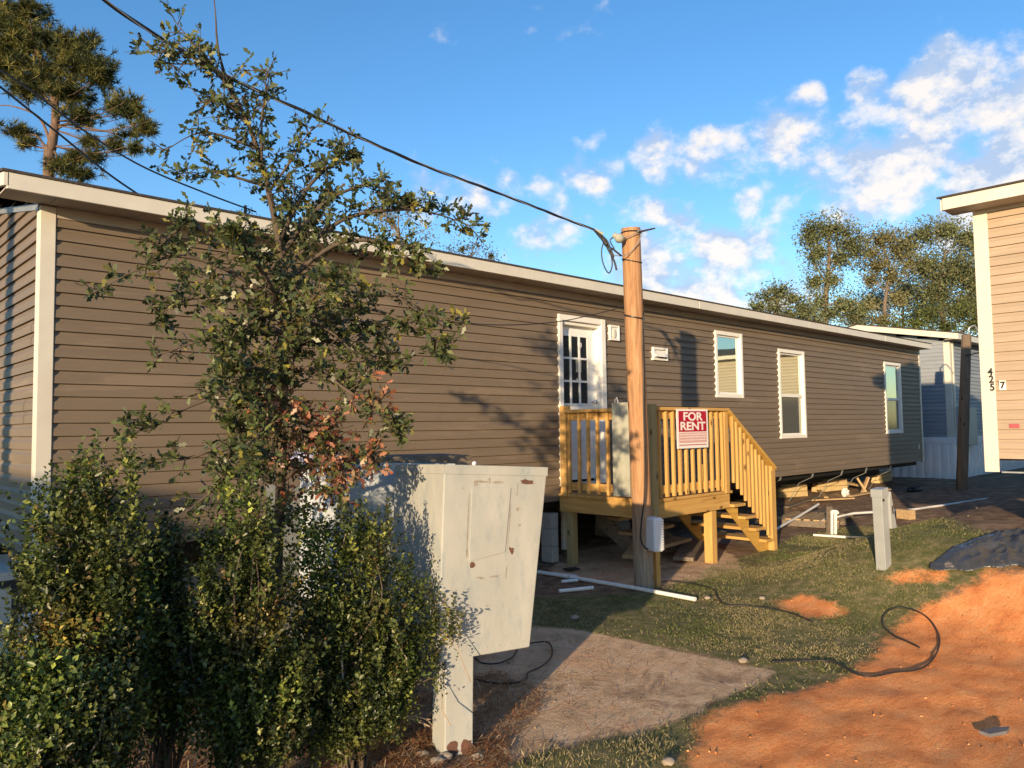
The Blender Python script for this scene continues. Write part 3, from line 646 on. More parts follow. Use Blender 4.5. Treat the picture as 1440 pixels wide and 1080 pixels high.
# weathered grey box on the deck corner, white meter enclosure
yb_ = onX(861, 630, DX0-.20).y; mb = MB().box((DX0-.20, yb_-.24, .905), (DX0-.10, yb_, 1.975)); gb = single('equipment_box', mb, 'galv_old', 'tall weathered grey box fixed to the deck railing behind the service pole', 'utility box', bevel=.006)
gb2 = part('hasp', MB().tube([(DX0-.16, yb_-.02, 1.972), (DX0-.16, yb_-.025, 2.02), (DX0-.16, yb_-.05, 2.035), (DX0-.16, yb_-.07, 1.972)], .008, 6), 'galv', gb); part('seam_rib', MB().box((DX0-.207, yb_-.125, .92), (DX0-.2005, yb_-.11, 1.96)), 'galv_old', gb)
mc = at(919.5, 751, 8.02)
mt_ = thing('meter_enclosure', 'white ribbed electric meter box hung on the right of the service pole', 'meter box', (mc.x, mc.y, mc.z-.17))
mx = Matrix.Translation(mc) @ Matrix.Rotation(-math.radians(20), 4, 'Z')
part('housing', MB().box((-.055, -.09, -.175), (.06, .09, .175), mx), 'meter_white', mt_, bevel=.02)
mb = MB()
for k in range(12): mb.box((.0605, -.08, -.155+.0265*k), (.07, .08, -.14+.0265*k), mx)
part('rib', mb, 'meter_white', mt_, bevel=.003)
mst = at(922, 790, 8.28); mst_b = at(923, 813, 8.28)
single('meter_post', MB().bar((mst.x, mst.y, hz(mst.x, mst.y)-.1), (mst.x, mst.y, .62), .075, .075), 'deck_z', 'short yellow timber post under the white meter box', 'post', bevel=.003)
# ================================================================== FOR RENT SIGN
s0 = onY(951, 575, DY0-.075); s1 = onY(996, 629, DY0-.075); sy = DY0-.078; sw = s1.x-s0.x; sh = s0.z-s1.z
sg = thing('rent_sign', 'white and dark red sign reading FOR RENT on the deck railing', 'sign', ((s0.x+s1.x)/2, sy, s1.z))
part('board', MB().box((s0.x, sy, s1.z), (s1.x, sy+.006, s0.z)), 'sign_white', sg)
def SB(u0, v0, u1, v1, e): return ((s0.x+sw*u0, sy-e, s1.z+sh*v0), (s0.x+sw*u1, sy-.0003, s1.z+sh*v1))
part('red_panel', MB().box(*SB(.055, .42, .95, .95, .0015)), 'sign_red', sg)
part('pink_panel', MB().box(*SB(.055, .14, .95, .40, .0012)), 'sign_pink', sg)
part('border_line', MB().box(*SB(.055, .075, .95, .095, .0012)), 'sign_red', sg)
for w, v, sz in (('FOR', .80, .30), ('RENT', .555, .30)):
    me = text(w, sh*.29, .0035, .0006); xs = [p.co.x for p in me.vertices]; wd = max(xs)-min(xs)
    tgt = sw*(.62 if w == 'FOR' else .80); place_text(me, 'lettering', 'sign_white', sg, ((s0.x+s1.x)/2, sy-.0025, s1.z+sh*v), (1, 0, 0), (0, 0, 1), tgt/wd)
mb = MB()
for k, v in enumerate((.34, .275, .20)):
    u = .09
    while u < .90:
        l = random.uniform(.03, .10); mb.box(*SB(u, v, min(.92, u+l), v+.022, .0018)); u += l+.022
part('small_print', mb, 'sign_white', sg)
# ================================================================== PAINTED CABINETS
def cabinet(tf, tr, tl, bf, br, bl, pc, mt_, label, plates=True, pw=.165):
    """top and bottom corners: front fold, right, left; pc = post centre"""
    c = thing('utility_cabinet', label, 'utility cabinet', (pc[0], pc[1], hz(pc[0], pc[1])))
    tb, bb = tl+tr-tf, bl+br-bf; top = [tf, tr, tb, tl]; bot = [bf, br, bb, bl]
    mb = MB().add(top+bot, [(0,1,2,3),(7,6,5,4),(4,5,1,0),(5,6,2,1),(6,7,3,2),(7,4,0,3)]); part('body', mb, mt_, c, bevel=.006)
    rx = (tr-tf).normalized(); ly = (tl-tf).normalized(); nf = rx.cross((tf-bf).normalized()).normalized(); nf = nf if nf.dot(CAM-tf) > 0 else -nf; nl = ly.cross((tf-bf).normalized()).normalized(); nl = nl if nl.dot(CAM-tf) > 0 else -nl
    up = (tf-bf).normalized()
    mb = MB().prism([tf+nf*.001-up*.05, tr+nf*.001-up*.05, tr+nf*.001, tf+nf*.001], nf*.004); mb.prism([tf+nl*.001-up*.05, tl+nl*.001-up*.05, tl+nl*.001, tf+nl*.001], nl*.004); part('flange', mb, mt_, c, bevel=.0015)
    ang = math.atan2(rx.y, rx.x); mx = Matrix.Translation(V((pc[0], pc[1], 0))) @ Matrix.Rotation(ang, 4, 'Z') @ Matrix.Rotation(math.radians(1.2), 4, 'Y')
    part('post', MB().box((-pw/2, -pw/2, hz(*pc)-.1), (pw/2, pw/2, bf.z+.05), mx), mt_, c, bevel=.006)
    if plates:
        f = lambda u, v, e: bf.lerp(br, u).lerp(tf.lerp(tr, u), v)+nf*e
        q = MB().prism([f(.27, .50, .0005), f(.63, .54, .0005), f(.64, .885, .0005), f(.26, .885, .0005)], nf*.005); part('cover_plate', q, mt_, c, bevel=.001)
        def blot(u, v, a, b, n=11):
            pts = [f(u+a*math.cos(6.283*k/n)*random.uniform(.35, 1.2), v+b*math.sin(6.283*k/n)*random.uniform(.35, 1.2), .0006) for k in range(n)]; part('rust_patch', MB().prism(pts, nf*.0007), 'rust' if a > .03 and b > .012 else 'stain', c)
        for u, v, a, b in ((.79, .915, .085, .016), (.30, .475, .045, .022), (.70, .545, .04, .024), (.71, .88, .006, .04), (.40, .41, .05, .008), (.55, .41, .06, .007), (.36, .915, .06, .009), (.50, .912, .09, .008), (.24, .7, .008, .16), (.655, .70, .007, .15), (.73, .77, .03, .012), (.66, .43, .01, .035), (.45, .525, .14, .005), (.30, .91, .03, .02), (.43, .92, .02, .016), (.245, .55, .016, .03), (.76, .68, .02, .006)): blot(u, v, a, b)
        for k in (.6, 2.2):
            c_ = V((-pw/2+.02+.05*k*random.uniform(.8, 1.1), -pw/2-.0012, hz(*pc)+.035)); pts = [mx @ (c_+V((.040*math.cos(6.283*j/15)*random.uniform(.6, 1.15), 0, -.012+.045*math.sin(6.283*j/15)*random.uniform(.6, 1.15)))) for j in range(15)]; part('rust_patch', MB().prism(pts, mx.to_3x3() @ V((0, .001, 0))), 'rust', c)
        mb = MB()
        for k in range(7): mb.ball(f(.10+.135*k, .04, .001), (.005, .003, .005), 8, 4)
        part('rivet', mb, mt_, c)
    return c
def cab6(ptf, ptr, ptl, pbf, pbr, pbl, wf, wr, wl):
    tf, tr, tl = at(*ptf, wf), at(*ptr, wr), at(*ptl, wl); bf = at(*pbf, wf-.005)
    def hit(px, a, b, c):
        n = (b-a).cross(c-a); d = ray(*px); return CAM+d*(n.dot(a-CAM)/n.dot(d))
    return tf, tr, tl, bf, hit(pbr, tf, tr, bf), hit(pbl, tf, tl, bf)
cabinet(*cab6((625, 653), (770, 657), (556, 653), (616, 932), (745, 910), (546, 893), 4.04, 4.35, 4.68), onZ(636, 1050)[:2], 'cabinet_cream', 'cream painted metal cabinet on a square post, rusty label scars on its front')
cabinet(*cab6((469, 650), (640, 652), (422, 651), (466, 850), (630, 845), (420, 838), 4.85, 5.1, 5.3), onZ(500, 945)[:2], 'cabinet_dappled', 'cabinet with dappled shade painted into its grey, half hidden behind the oak and the cream cabinet', plates=False)
cabinet(*cab6((396, 682), (500, 682), (375, 682), (395, 800), (498, 800), (374, 795), 5.6, 5.85, 5.9), onZ(410, 905)[:2], 'cabinet_dark', 'lower dull cabinet mostly hidden by the oak, behind the grey one with painted shade', plates=False)
a = at(535, 647, 4.75); b = at(664, 646, 5.1)
mb = MB().prism([at(502, 654, 5.15), at(664, 659, 5.45), at(662, 640, 5.45), at(567, 642, 5.28), at(500, 645, 5.15)], (.15, .5, 0))
single('plywood_cover', mb, 'lumber_old', 'dark weathered plywood cover lying behind the top of the cream cabinet', 'board')
def crumple(c, r, seed, mt_, name, label, cat):
    mb = MB().ball(c, r, 18, 12, 0); 
    for i, p in enumerate(mb.v):
        mb.v[i] = c+(p-c)*(1+.55*mnoise.noise((p-c)*22+V((seed, 0, 0)))+.3*mnoise.noise((p-c)*55))
    return single(name, mb, mt_, label, cat)
crumple(at(432, 641, 4.98), V((.10, .07, .05)), 3, 'bag_blue', 'plastic_bag', 'crumpled blue and white plastic bag lying on the grey cabinet', 'plastic bag')
crumple(at(462, 640, 4.9), V((.06, .045, .032)), 8, 'bag_white', 'paper_scrap', 'white crumpled paper lying on the grey cabinet beside the blue bag', 'paper')
single('bolt_cap', MB().ball(at(667, 652, 4.9), (.016, .016, .016), 10, 6), 'bag_white', 'small white knob sticking up behind the cream cabinet', 'knob', smooth=True)
# ================================================================== PEDESTAL, OLD POLE, PIPES AND YARD CLUTTER
pg = gnd(1243, 797); pw = (pg-CAM).dot(F)
pd = thing('power_pedestal', 'grey metal power pedestal standing in the grass', 'power pedestal', pg)
hgt = at(1240, 686, pw).z - pg.z; k = pw/8.0
rot = Matrix.Translation(pg) @ Matrix.Rotation(math.radians(-8), 4, 'Z') @ Matrix.Rotation(math.radians(-2.2), 4, 'Y')
part('post', MB().box((-.055, -.05, -.1), (.055, .05, hgt-.09), rot), 'ped_grey', pd, bevel=.004)
part('cap', MB().prism([rot @ V(p) for p in ((-.062, -.058, hgt-.09), (.062, -.058, hgt-.09), (.062, -.058, hgt), (-.062, -.058, hgt-.012))], rot.to_3x3() @ V((0, .116, 0))), 'ped_grey', pd, bevel=.004)
mb = MB().prism([rot @ V(p) for p in ((.0555, -.07, hgt-.10), (.085, -.07, hgt-.04), (.155, -.07, hgt-.40), (.0555, -.07, hgt-.40))], rot.to_3x3() @ V((0, .14, 0))); bx = part('breaker_box', mb, 'ped_grey', pd, bevel=.004)
part('latch', MB().bar(rot @ V((.085, -.074, hgt-.18)), rot @ V((.09, -.074, hgt-.26)), .012, .008), 'steel_dark', bx); part('lock_hole', MB().tube([rot @ V((-.03, -.0502, hgt-.115)), rot @ V((-.03, -.058, hgt-.115))], .013, 8), 'black_paint', pd)
a = at(1351.5, 684, 16.9); b = at(1359, 471, 16.9); a.z = hz(a.x, a.y)-.1
op = thing('old_pole', 'dark leaning old timber pole between the grey home and the beige one', 'post', a)
part('shaft', MB().tube([a+(b-a)*i/8 for i in range(9)], [.12-.003*i for i in range(9)], 9), 'lumber_old_z', op)
part('loose_wire', MB().tube(smooth_path([at(1362, 476, 16.85), at(1362, 463, 16.8), at(1370, 458, 16.8), at(1376, 466, 16.8), at(1384, 474, 16.8)]), .014, 5), 'alu_wire', op)
part('loose_wire', MB().tube(smooth_path([at(1357, 500, 16.8), at(1368, 498, 16.8), at(1378, 495, 16.8), at(1384, 491, 16.8)]), .012, 5), 'cable', op)
def pipe(pts, r, label, name='pvc_pipe', mt_='pvc', z=0, group=None):
    q = [gnd(x, y) + V((0, 0, r+z)) for x, y in pts]
    return single(name, MB().tube(q, r, 9), mt_, label, 'pipe', group, smooth=False)
pipe([(757, 807), (812, 816), (893, 830), (978, 846)], .021, 'long white plastic pipe lying past the foot of the service pole')
pipe([(786, 834), (834, 829)], .019, 'short white pipe lying on the grass in front of the long one')
pipe([(779, 809), (812, 813)], .017, 'white pipe piece behind the long pipe')
pipe([(790, 820), (812, 818)], .017, 'stubby white pipe piece just beside the long pipe')
def pipe3(pts, r, label):
    return single('pvc_pipe', MB().tube([at(*p) for p in pts], r, 9), 'pvc', label, 'pipe', smooth=False)
gW = lambda x, y: (gnd(x, y)-CAM).dot(F)
w1 = gW(1090, 752); pipe3([(1088, 746, w1), (1120, 728, w1+1.0), (1151, 709, w1+2.0)], .02, 'white pipe propped up at a slant beside the deck steps')
wq = gW(1150, 742); pipe3([(1148, 734, wq+.1), (1200, 722, wq+.6), (1280, 717, wq+1.3), (1330, 710, wq+2.0), (1398, 700, wq+3.0)], .021, 'longest white pipe, running behind the pedestal over the lumber')
pipe([(1144, 754), (1190, 757), (1236, 759)], .017, 'thin white pipe lying in the grass left of the pedestal')
wt = gW(1170, 750); tp = thing('water_riser', 'pair of upright white water pipes beside a grey wooden stake', 'pipe', at(1171, 750, wt))
for x0, y0, y1 in ((1170, 751, 720), (1175, 746, 720)): part('riser', MB().tube([at(x0, y0+5, wt), at(x0, y1, wt)], .022, 9), 'pvc', tp)
part('elbow', MB().tube(smooth_path([at(1170, 722, wt), at(1170.5, 719.5, wt), at(1176, 719.5, wt), at(1178, 722, wt)]), .026, 9), 'pvc', tp)
single('stake', MB().bar(at(1166, 752, wt+.05), at(1166.5, 712, wt+.05), .075, .05), 'lumber_old', 'grey wooden stake beside the upright water pipes', 'stake')
def plank(p, q, w, h, label, mt_='lumber', lift=.0, name='lumber', cat='lumber', group=None):
    a, b = gnd(*p), gnd(*q); a.z += h/2+lift; b.z += h/2+lift; return single(name, MB().bar(a, b, w, h), mt_, label, cat, group, bevel=.003)
pal = gnd(1185, 741); paw = (pal-CAM).dot(F)
pt_ = thing('pallet', 'wooden pallet lying flat behind the upright water pipes', 'pallet', pal)
mx = Matrix.Translation(pal+V((.2, .55, 0))) @ Matrix.Rotation(math.radians(12), 4, 'Z')
for k in range(7): part('slat', MB().box((-.6, -.5+.15*k, .105), (.6, -.40+.15*k, .125), mx), 'lumber', pt_)
for k in range(3): part('runner', MB().box((-.6+.55*k, -.5, .0), (-.55+.55*k, .5, .104), mx), 'lumber_old', pt_)
plank((1270, 730), (1278, 729), .28, .16, 'short upright lumber block behind the pedestal', lift=.0)
plank((1120, 735), (1165, 720), .2, .04, 'loose board on the dirt beyond the deck steps', 'lumber_old', .02)
# piers under the far end of the brown home
for (x0, y0, x1, y1, lab) in ((1097, 680, 1130, 711, 'pale yellow block pier under the brown home, nearest the deck steps'), (1154, 673, 1185, 697, 'pale yellow block pier under the brown home, middle one of the three'), (1229, 664, 1256, 687, 'pale yellow block pier under the brown home, behind the pedestal')):
    a = onY(x0, y1, 7.68); b = onY(x1, y0, 7.68); zg = hz((a.x+b.x)/2, 7.7)-.03; W_ = (b.x-a.x)*.82
    pr = thing('block_pier', lab, 'pier', ((a.x+b.x)/2, 7.7, zg), 'block piers under the brown home')
    zt = b.z+.02; mid = zg+(zt-zg)*.45; mx = Matrix.Translation(V(((a.x+b.x)/2, 7.73, 0))) @ Matrix.Rotation(random.uniform(-.35, .1), 4, 'Z') @ Matrix.Translation(V((0, 0, zg))) @ Matrix.Rotation(random.uniform(-.07, .07), 4, 'Y') @ Matrix.Translation(V((0, 0, -zg)))
    part('block', MB().box((-W_/2, -.1, zg), (W_/2, .1, mid-.004), mx), 'pier', pr, bevel=.012); part('block', MB().box((-W_/2+.02, -.09, mid), (W_/2-.0, .09, zt-.06), mx), 'pier', pr, bevel=.012)
    part('shim', MB().box((-W_/2+.06, -.1, zt-.058), (W_/2-.03, .12, zt), mx), 'lumber', pr)
for k, (dx_, dy_) in enumerate(((1.0, -.5), (1.0, -2.9), (3.2, -.5))):
    x, y = 9.3+dx_, 2.465+dy_; zg = hz(x, y); pr = thing('block_pier', ('pale block pier under the end of the peach home, front beam', 'pale block pier under the peach home, second along its front beam', 'pale block pier under the end of the peach home, back beam')[k], 'pier', (x, y, zg), 'block piers under the peach home')
    part('block', MB().box((x-.2, y-.2, zg-.05), (x+.2, y+.2, zg+.28)), 'concrete_block', pr, bevel=.01); part('block', MB().box((x-.19, y-.19, zg+.284), (x+.19, y+.19, 1.165)), 'concrete_block', pr, bevel=.01)
for p, q, w_, lab in (((1105, 716), (1150, 700), .14, 'grey board on the dirt just past the deck steps, under the slanted pipe'), ((1140, 706), (1200, 703), .10, 'thin pale board lying in front of the middle yellow pier'), ((1195, 700), (1250, 690), .12, 'board lying crosswise in front of the pier behind the pedestal'), ((1150, 690), (1162, 702), .09, 'short scrap board propped by the middle yellow pier')):
    plank(p, q, w_, .03, lab, 'lumber_old' if 'grey' in lab else 'lumber', .02)
for k, x in enumerate((3.2, 5.4, 7.5, 9.6, 11.4)):
    pr = thing('block_pier', 'grey block pier in the shade under the brown home', 'pier', (x, 7.75, hz(x, 7.7)), 'grey piers in the shade under the brown home')
    part('block', MB().box((x-.2, 7.6, -.02), (x+.2, 8.0, .21)), 'concrete_block', pr, bevel=.01); part('block', MB().box((x-.19, 7.61, .214), (x+.19, 7.99, .42)), 'concrete_block', pr, bevel=.01)
wv = gW(1212, 694)
for p, q, lab in (((1219, 694), (1205, 672), 'bare wood strut leaning left, one half of a V under the brown home'), ((1212, 694), (1221, 671), 'bare wood strut leaning right, one half of a V under the brown home')):
    single('wood_strut', MB().bar(at(*p, wv), at(*q, wv+.05), .07, .04), 'lumber', lab, 'lumber')
plank((1187, 686), (1210, 690), .16, .05, 'light board under the brown home left of the V struts', 'lumber', .10)
plank((1128, 688), (1152, 684), .14, .05, 'pale board between two yellow piers', 'lumber', .04)
crumple(gnd(1189, 697)+V((0, 0, .06)), V((.10, .07, .10)), 4, 'bag_white', 'debris_scrap', 'white scrap lying below the light board', 'scrap')
crumple(gnd(1285, 690)+V((0, 0, .03)), V((.22, .12, .06)), 5, 'black_rubber', 'debris_scrap', 'small black scrap on the dark soil by the skirting', 'scrap')
# old steps and boards under the deck
osx = Matrix.Translation(V((8.45, 6.25, 0))) @ Matrix.Rotation(math.radians(8), 4, 'Z')
ot = thing('old_steps', 'old worn wooden steps shoved under the deck', 'steps', (8.45, 6.25, 0))
for k in range(3): part('tread', MB().box((-.55+.03*k, -.35+.25*k, .14+.17*k), (.55, -.10+.25*k, .18+.17*k), osx), 'lumber', ot)
for x in (-.5, .45): part('stringer', MB().prism([osx @ V(p) for p in ((x, -.4, .0), (x, -.05, .0), (x, .5, .42), (x, .5, .62))], osx.to_3x3() @ V((.04, 0, 0))), 'lumber_old', ot)
single('board', MB().bar((7.55, 5.85, .12), (8.9, 6.5, .35), .22, .04), 'lumber', 'tilted plank leaning in the shade under the deck', 'board')
single('board', MB().bar((8.2, 5.55, .05), (9.3, 6.1, .09), .25, .045), 'lumber_old', 'grey plank lying on the dirt under the deck', 'board')
single('drain_pipe', MB().tube([(8.05, 7.4, .0), (8.05, 7.4, .75)], .05, 10), 'pvc', 'white drain pipe standing in the dark under the brown home', 'pipe')
single('concrete_block', MB().box((7.12, 6.76, 0), (7.24, 6.95, .20)).box((7.12, 6.76, .204), (7.24, 6.95, .42)).box((7.12, 6.76, .424), (7.24, 6.95, .62)), 'concrete_block', 'stacked grey blocks behind the left leg of the deck', 'block', bevel=.006)
# black cords on the ground
def cord(pts, r, label, cat='cable'):
    q = smooth_path([gnd(x, y)+V((0, 0, r+(l if l else 0))) for x, y, l in [(p+(0,))[:3] for p in pts]], 8); return single('ground_cable' if r < .0066 else 'black_hose', MB().tube(q, r, 6), 'black_rubber', label, cat, smooth=True)
cord([(1085, 932), (1130, 931), (1170, 934, .01), (1200, 948), (1225, 953), (1258, 947), (1290, 943), (1310, 931), (1321, 908), (1318, 889), (1303, 869), (1280, 858), (1258, 856), (1243, 866), (1242, 880), (1255, 894), (1275, 903), (1293, 912)], .0068, 'black hose lying in an open loop on the edge of the red dirt', 'hose')
cord([(918, 820), (940, 818), (975, 822), (1003, 830), (1008, 840), (1020, 851), (1050, 853), (1085, 857), (1110, 863), (1135, 872), (1142, 876)], .0065, 'thin black cord winding over the grass from the service pole')
cord([(745, 906), (768, 904), (776, 912), (775, 925), (762, 938), (742, 948), (741, 955), (725, 962), (700, 963), (668, 957)], .0065, 'dark cord curling on the pad beside the cream cabinet')
cord([(668, 927), (678, 934), (700, 934), (720, 926), (727, 915), (722, 912)], .0065, 'short looped dark cord close to the cabinet post')
plank((795, 802), (812, 800), .12, .015, 'flat black scrap on the dirt under the deck', 'black_rubber', name='debris_scrap', cat='scrap')
# tarp
TP = [(1308, 800), (1330, 802), (1360, 805), (1372, 800), (1385, 806), (1440, 803), (1520, 800), (1520, 745), (1440, 757), (1420, 768), (1385, 778), (1352, 784), (1340, 793)]
c0 = gnd(1309, 801); c1 = gnd(1500, 812); c2 = gnd(1560, 790)
mb = MB(); nu, nv = 150, 80
for j in range(nv+1):
    for i in range(nu+1):
        u, v = i/nu, j/nv
        px = 1308+260*u; yb = 803+3*math.sin(u*11)+1.5*math.sin(u*37); p = gnd(px, yb); 
        back = V((p.x, p.y, 0)).normalized()*(0.05+1.5*min(1, u*1.35)**.8)*v
        q = p+back; f = math.sin(math.pi*min(1, v*1.05))**.7
        rg = lambda k_, sd: (1-abs(mnoise.noise(V((q.x*k_+.6*q.y, q.y*k_*.8-.5*q.x, sd))))*2.2)
        zz = hz(q.x, q.y)+.02+f*min(1, .25+u*1.6)*(.0+.035*max(0, rg(1.5, 1))+.05*max(0, rg(3.1, 5))+.045*max(0, rg(6.5, 2))+.034*rg(13, 8))
        mb.v.append(V((q.x, q.y, max(zz, hz(q.x, q.y)+.018))))
for j in range(nv):
    for i in range(nu): a_ = j*(nu+1)+i; mb.f.append((a_, a_+1, a_+nu+2, a_+nu+1))
tarp = single('tarp', mb, 'tarp', 'crumpled black plastic tarp at the edge of the red dirt', 'tarp', smooth=True)
sd_ = tarp.modifiers.new('thick', 'SOLIDIFY'); sd_.thickness = .003
a = gnd(1400, 1033); mb = MB().prism([gnd(x, y)+V((0, 0, .004)) for x, y in ((1377, 1034), (1398, 1029), (1420, 1028), (1416, 1034), (1392, 1039))], (0, 0, .018)); single('slate_shard', mb, 'slate', 'flat grey shard lying on the red dirt', 'shard')
for k, (x, y, r, lab) in enumerate(((594, 1063, .028, 'pale stone left of the cabinet post'), (627, 1066, .032, 'tan stone in front of the cabinet post'), (672, 1066, .028, 'flat pink stone right of the cabinet post'), (808, 870, .035, 'flat pale stone on the edge of the grass'), (1045, 930, .03, 'small pale stone on the pad edge'), (940, 1073, .03, 'small stone at the bottom edge of the picture'), (995, 842, .03, 'little orange stone beside the cord'), (1072, 842, .03, 'pale stone near the red dirt patch'), (615, 1073, .034, 'yellowish stone by the cabinet post foot'))):
    p = gnd(x, y); single('stone', MB().ball(p+V((0, 0, r*.25)), (r*1.3, r, r*.6), 10, 7, .35), 'stone', lab, 'stone', smooth=True)
# white post and step at the left end
wl = 5.6; a = at(17, 920, wl); b = at(46, 842, wl)
lp = thing('step_landing', 'white skirting corner post and pale panel at the left end of the brown home', 'landing', (BX0-.1, FY+.05, 0))
ca = onX(17, 915, BX0-.12); cb_ = onX(33, 845, BX0-.12)
part('post', MB().box((BX0-.20, FY+.25, 0), (BX0-.10, FY+.37, .53)), 'white_trim', lp, bevel=.004); part('side_panel', MB().box((BX0-.09, FY+.02, 0), (BX0+.35, FY+.06, .36)), 'skirt', lp)
part('step_top', MB().box((BX0-.75, FY+.2, .60), (BX0-.06, FY+1.5, .66)), 'white_trim', lp); part('riser_panel', MB().box((BX0-.70, FY+.5, 0), (BX0-.15, FY+1.4, .599)), 'skirt', lp)
#PART3
# ================================================================== GROUND
def polyXY(pts): return np.array([gnd(x, y)[:2] for x, y in pts])
def sdf(P, poly):
    """signed distance, positive inside"""
    x, y = P[:, 0], P[:, 1]; d = np.full(len(P), 1e9); ins = np.zeros(len(P), bool); n = len(poly)
    for i in range(n):
        a, b = poly[i], poly[(i+1) % n]; e = b-a; w = P-a; t = np.clip((w@e)/max(1e-9, e@e), 0, 1); d = np.minimum(d, np.linalg.norm(w-t[:, None]*e, axis=1))
        c = ((a[1] > y) != (b[1] > y)); xx = (b[0]-a[0])*(y-a[1])/((b[1]-a[1]) if abs(b[1]-a[1]) > 1e-9 else 1e-9)+a[0]; ins ^= c & (x < xx)
    return np.where(ins, d, -d)
RED = [polyXY(q) for q in ([(965,1085),(985,1025),(1010,1000),(1050,985),(1120,970),(1180,955),(1205,940),(1235,915),(1262,878),(1300,850),(1340,835),(1375,815),(1395,803),(1445,800),(1600,806),(1700,1100),(1600,1300),(960,1300)],
    [(1092,842),(1130,836),(1165,842),(1192,856),(1180,868),(1130,868),(1100,856)], [(1235,813),(1275,802),(1325,800),(1330,812),(1275,818)])]
PAD = polyXY([(655,1075),(655,960),(690,890),(752,878),(800,882),(860,893),(960,915),(1092,942),(1050,965),(1000,985),(985,1000),(900,1025),(760,1050),(690,1075),(650,1100)])
GRS = polyXY([(740,880),(742,838),(800,836),(900,833),(960,815),(1000,797),(1060,778),(1120,752),(1180,742),(1260,735),(1340,730),(1450,768),(1395,800),(1370,815),(1300,850),(1262,880),(1235,915),(1190,950),(1100,975),(1000,1000),(985,1030),(965,1090),(680,1090),(760,1050),(900,1025),(985,1000),(1000,985),(1092,942),(860,893),(780,880)])
def axis(lo, hi, step, far):
    c = list(np.arange(lo, hi, step)); a = []; s = step; v = hi
    while v < far: a.append(v); s *= 1.35; v += s
    b = []; s = step; v = lo-step
    while v > -far: b.append(v); s *= 1.35; v -= s
    return np.array(b[::-1]+c+a)
gxs = axis(-.6, 15, .065, 700); gys = axis(-1.5, 8.2, .065, 700)
XX, YY = np.meshgrid(gxs, gys); P2 = np.stack([XX.ravel(), YY.ravel()], 1)
red = np.max([sdf(P2, q) for q in RED], axis=0); SAND = polyXY([(765,803),(785,776),(860,764),(1000,760),(1040,782),(1050,800),(1000,812),(940,822),(880,826),(820,812)]); pad = np.maximum(sdf(P2, PAD), sdf(P2, SAND)-.05); grs = sdf(P2, GRS); grs = np.minimum(grs, -np.max([sdf(P2, q) for q in RED[1:]], axis=0)+.1)
Z = np.empty(len(P2), np.float32)
for i, (x, y) in enumerate(P2):
    z = hz(x, y)
    if -2 < x < 22 and -3 < y < 12:
        v = V((x, y, 0)); b = mnoise.noise(v*1.1)*.018 + mnoise.noise(v*3.3)*.008
        if red[i] > -.2: b += mnoise.noise(v*7)*.009 + .015*mnoise.noise(V((x*1.5-y*5.5, x*3.0+y*1.2, 2)))
        if pad[i] > -.05: b = b*.35 - .004
        z += b
    elif abs(x) > 60 or abs(y) > 60: z = .24 if x > 20 else 0
    Z[i] = z-.012
nx, ny = len(gxs), len(gys); I = np.arange(nx*ny).reshape(ny, nx)
fc = np.stack([I[:-1, :-1], I[:-1, 1:], I[1:, 1:], I[1:, :-1]], -1).reshape(-1, 4)
def enc(d, w=.35): return np.clip(.5+d/(2*w), 0, 1)
mask = np.stack([enc(red), enc(grs), enc(pad)], 1)
